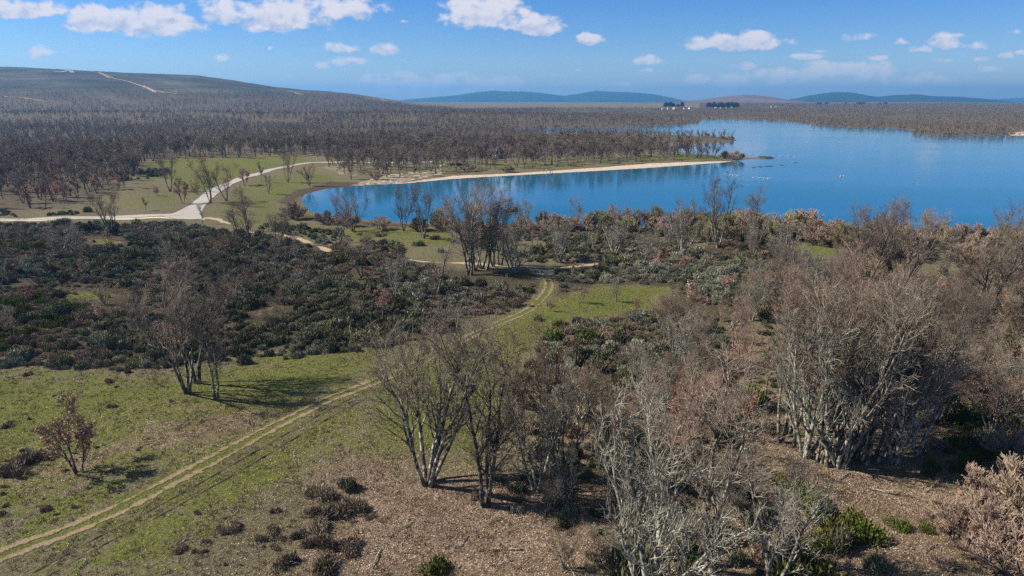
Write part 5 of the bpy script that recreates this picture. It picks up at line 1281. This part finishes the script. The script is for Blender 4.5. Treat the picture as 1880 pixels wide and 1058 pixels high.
# village across the lake
VIL = [(1218,204,12,8,'plaster','tile'),(1227,203,10,9,'plaster','tile'),(1238,202,12,8,'plaster','tile'),(1250,202.5,16,10,'red','tile'),(1257,203.5,10,8,'plaster','slate'),(1266,202.5,9,8,'plaster','tile'),(1313,199,12,8,'plaster','slate'),(1322,199.5,14,9,'plaster','tile'),
       (1335,198.5,10,9,'plaster','slate'),(1345,198,12,8,'plaster','tile'),(1416,199,12,8,'stone','tile'),(1424,198.5,10,8,'plaster','tile')]
VP = [hit(a, b) for a, b, *_ in VIL]
for q, (a, b, w, h, wm, rm) in enumerate(VIL):
    x, y, z = VP[q]
    if y > 3500: k = 2600 / y; x, y = x * k, y * k; z = float(height(np.array([x]), np.array([y]))[0])
    z += 3; w *= .62; h *= .6
    place = ('in the far village' if q < 6 else 'between the far pine groups' if q < 10 else 'on the far wooded slope')
    e = ob('village_house', None, None, (x, y, z), '%s house with %s roof %s' % ({'plaster': 'white', 'red': 'red walled', 'stone': 'stone'}[wm], {'tile': 'clay tile', 'slate': 'dark slate'}[rm], place), 'house', 'houses ' + place, rz=q * .4); row(e, e['label'].replace('dark slate', 'slate'))
    bmo('wall', lambda bm: box(bm, (0, 0, h / 2 - 6), (w * 1.3, w, h + 12)), M[wm], e); bmo('roof', lambda bm: box(bm, (0, 0, h + 1.5), (w * 1.4, w * 1.1, 3), .9, .05), M[rm], e)
    for s in (-1, 1): bmo('window', lambda bm: box(bm, (s * w * .35, -w / 2 - .04, h * .5), (1.6, .1, 1.8)), M['glass'], e)
# pines
def pine_parts(seed):
    r = np.random.default_rng(seed); S = grow(r, np.array([[0, 0, -.5]]), np.array([[0, 0, 1.]]), np.array([14.]), 6, .02, .1)
    tr = tubes(S, np.linspace(.4, .08, 7)[None], 7)
    n = 1500; c = []
    for b in range(12):
        q = np.array([r.uniform(-4, 4), r.uniform(-4, 4), r.uniform(7, 15)]); q[:2] *= (17 - q[2]) / 9
        c.append(q + r.normal(0, 1, (n // 12, 3)) * [1.5, 1.5, .9])
    return [tr, quads(r, np.concatenate(c), .8)]
for i in range(2): reg(('pine', i), pine_parts(900 + i), ['trunk', 'crown'], ['bark_dark', 'pine'], 'pine')
NV['pine'] = 2; NAME['pine'] = 'pine_tree'; CAT['pine'] = 'tree'; WORD['pine'] = 'dark pine tree'
for cx, cy, w, n_, lab in ((1236,199,15,9,'in the low pine row above the far village'),(1313,199,16,12,'in the taller pine group left of the far houses'),(1337,204,14,11,'in the pine group in front of the far houses'),(1326,196,8,5,'in the pines behind the far houses'),
                           (1510,189.6,12,5,'on the far skyline, left group'),(1575,189.8,14,8,'on the far skyline, right group'),(1620,189.8,10,4,'on the far skyline near the right group')):
    for q in range(n_):
        a = cx + rng.uniform(-w, w); b = cy + rng.uniform(-1, 1.2); x, y, z = hit(a, b)
        Yt = 2500. if cy > 192 else 3400.
        x, y = x * Yt / y, Yt + rng.uniform(-60, 60); d = ray(a, b + 2); z = max(float(height(np.array([x]), np.array([y]))[0]), 0)
        row(plant('pine', x, y, z, rng.uniform(.9, 1.3) * (1.15 if cy > 192 else .8), 'x', 'dark pine trees ' + lab), 'dark pine ' + lab)

# tracks on the far hill
hd = plain('hill_earth', (.36, .25, .19), 1., .2, .0, .05)
def hill_hit(px, py):
    d = ray(px, py); ts = np.linspace(1300, 3300, 1500); zz = height(ts * d[0] / d[1], ts); g = CZ + ts * d[2] / d[1] - zz
    i = np.argmax(g < 0); i = i if g[i] < 0 else len(ts) - 1
    return ts[i] * d[0] / d[1], ts[i], zz[i]
for line, w in (([(152,130.5),(180,134),(200,143),(215,146),(235,150),(258,158),(280,166),(300,170),(325,173)], 9), ([(100,131),(112,133),(130,130),(133,134)], 16), ([(182,134),(205,142),(212,146)], 5), ([(262,158),(285,170),(300,171)], 12), ([(533,168.5),(545,172),(556,175)], 10), ([(697,181),(707,186)], 7), ([(0,178),(40,180),(85,188)], 6)):
    pts = np.array([hill_hit(*p) for p in line]); s = np.arange(len(pts)); f = np.linspace(0, len(pts) - 1, len(pts) * 8)
    c = np.stack([np.interp(f, s, pts[:, i]) for i in range(2)], -1); t_ = np.gradient(c, axis=0); t_ /= np.linalg.norm(t_, axis=1)[:, None]; nn_ = np.stack([t_[:, 1], -t_[:, 0]], -1)
    ww = w * (.5 + .5 * rng.uniform(.4, 1, len(f)))[:, None] / 2; a = c + nn_ * ww; b = c - nn_ * ww
    V = np.concatenate([np.column_stack([a, height(a[:, 0], a[:, 1]) + 1.2]), np.column_stack([b, height(b[:, 0], b[:, 1]) + 1.2])]); n = len(f)
    Q = np.array([[i, i + 1, n + i + 1, n + i] for i in range(n - 1)]); ob('hill_track', mesh('hill_track', V, Q, hd), kind='structure')

name_all(); name_rows()
# ------------------------------------------------------------------ haze
bm = bmesh.new(); box(bm, (0, 0, 75), (39600, 39600, 460))
bmesh.ops.recalc_face_normals(bm, faces=bm.faces)
hm = bpy.data.meshes.new('haze'); bm.to_mesh(hm); bm.free()
hmt = bpy.data.materials.new('haze'); hmt.use_nodes = True; t = hmt.node_tree
for n in list(t.nodes): t.nodes.remove(n)
pv = t.nodes.new('ShaderNodeVolumePrincipled'); out = t.nodes.new('ShaderNodeOutputMaterial'); t.links.new(pv.outputs[0], out.inputs['Volume'])
pv.inputs['Color'].default_value = (0.18, 0.51, 1.0, 1); pv.inputs['Density'].default_value = 0.000088; pv.inputs['Anisotropy'].default_value = 0.2
hm.materials.append(hmt)
ob('haze', hm, label='thin blue haze lying over the lake, the woods and the far mountains', cat='haze', kind='stuff')
print('objects', len(bpy.data.objects))
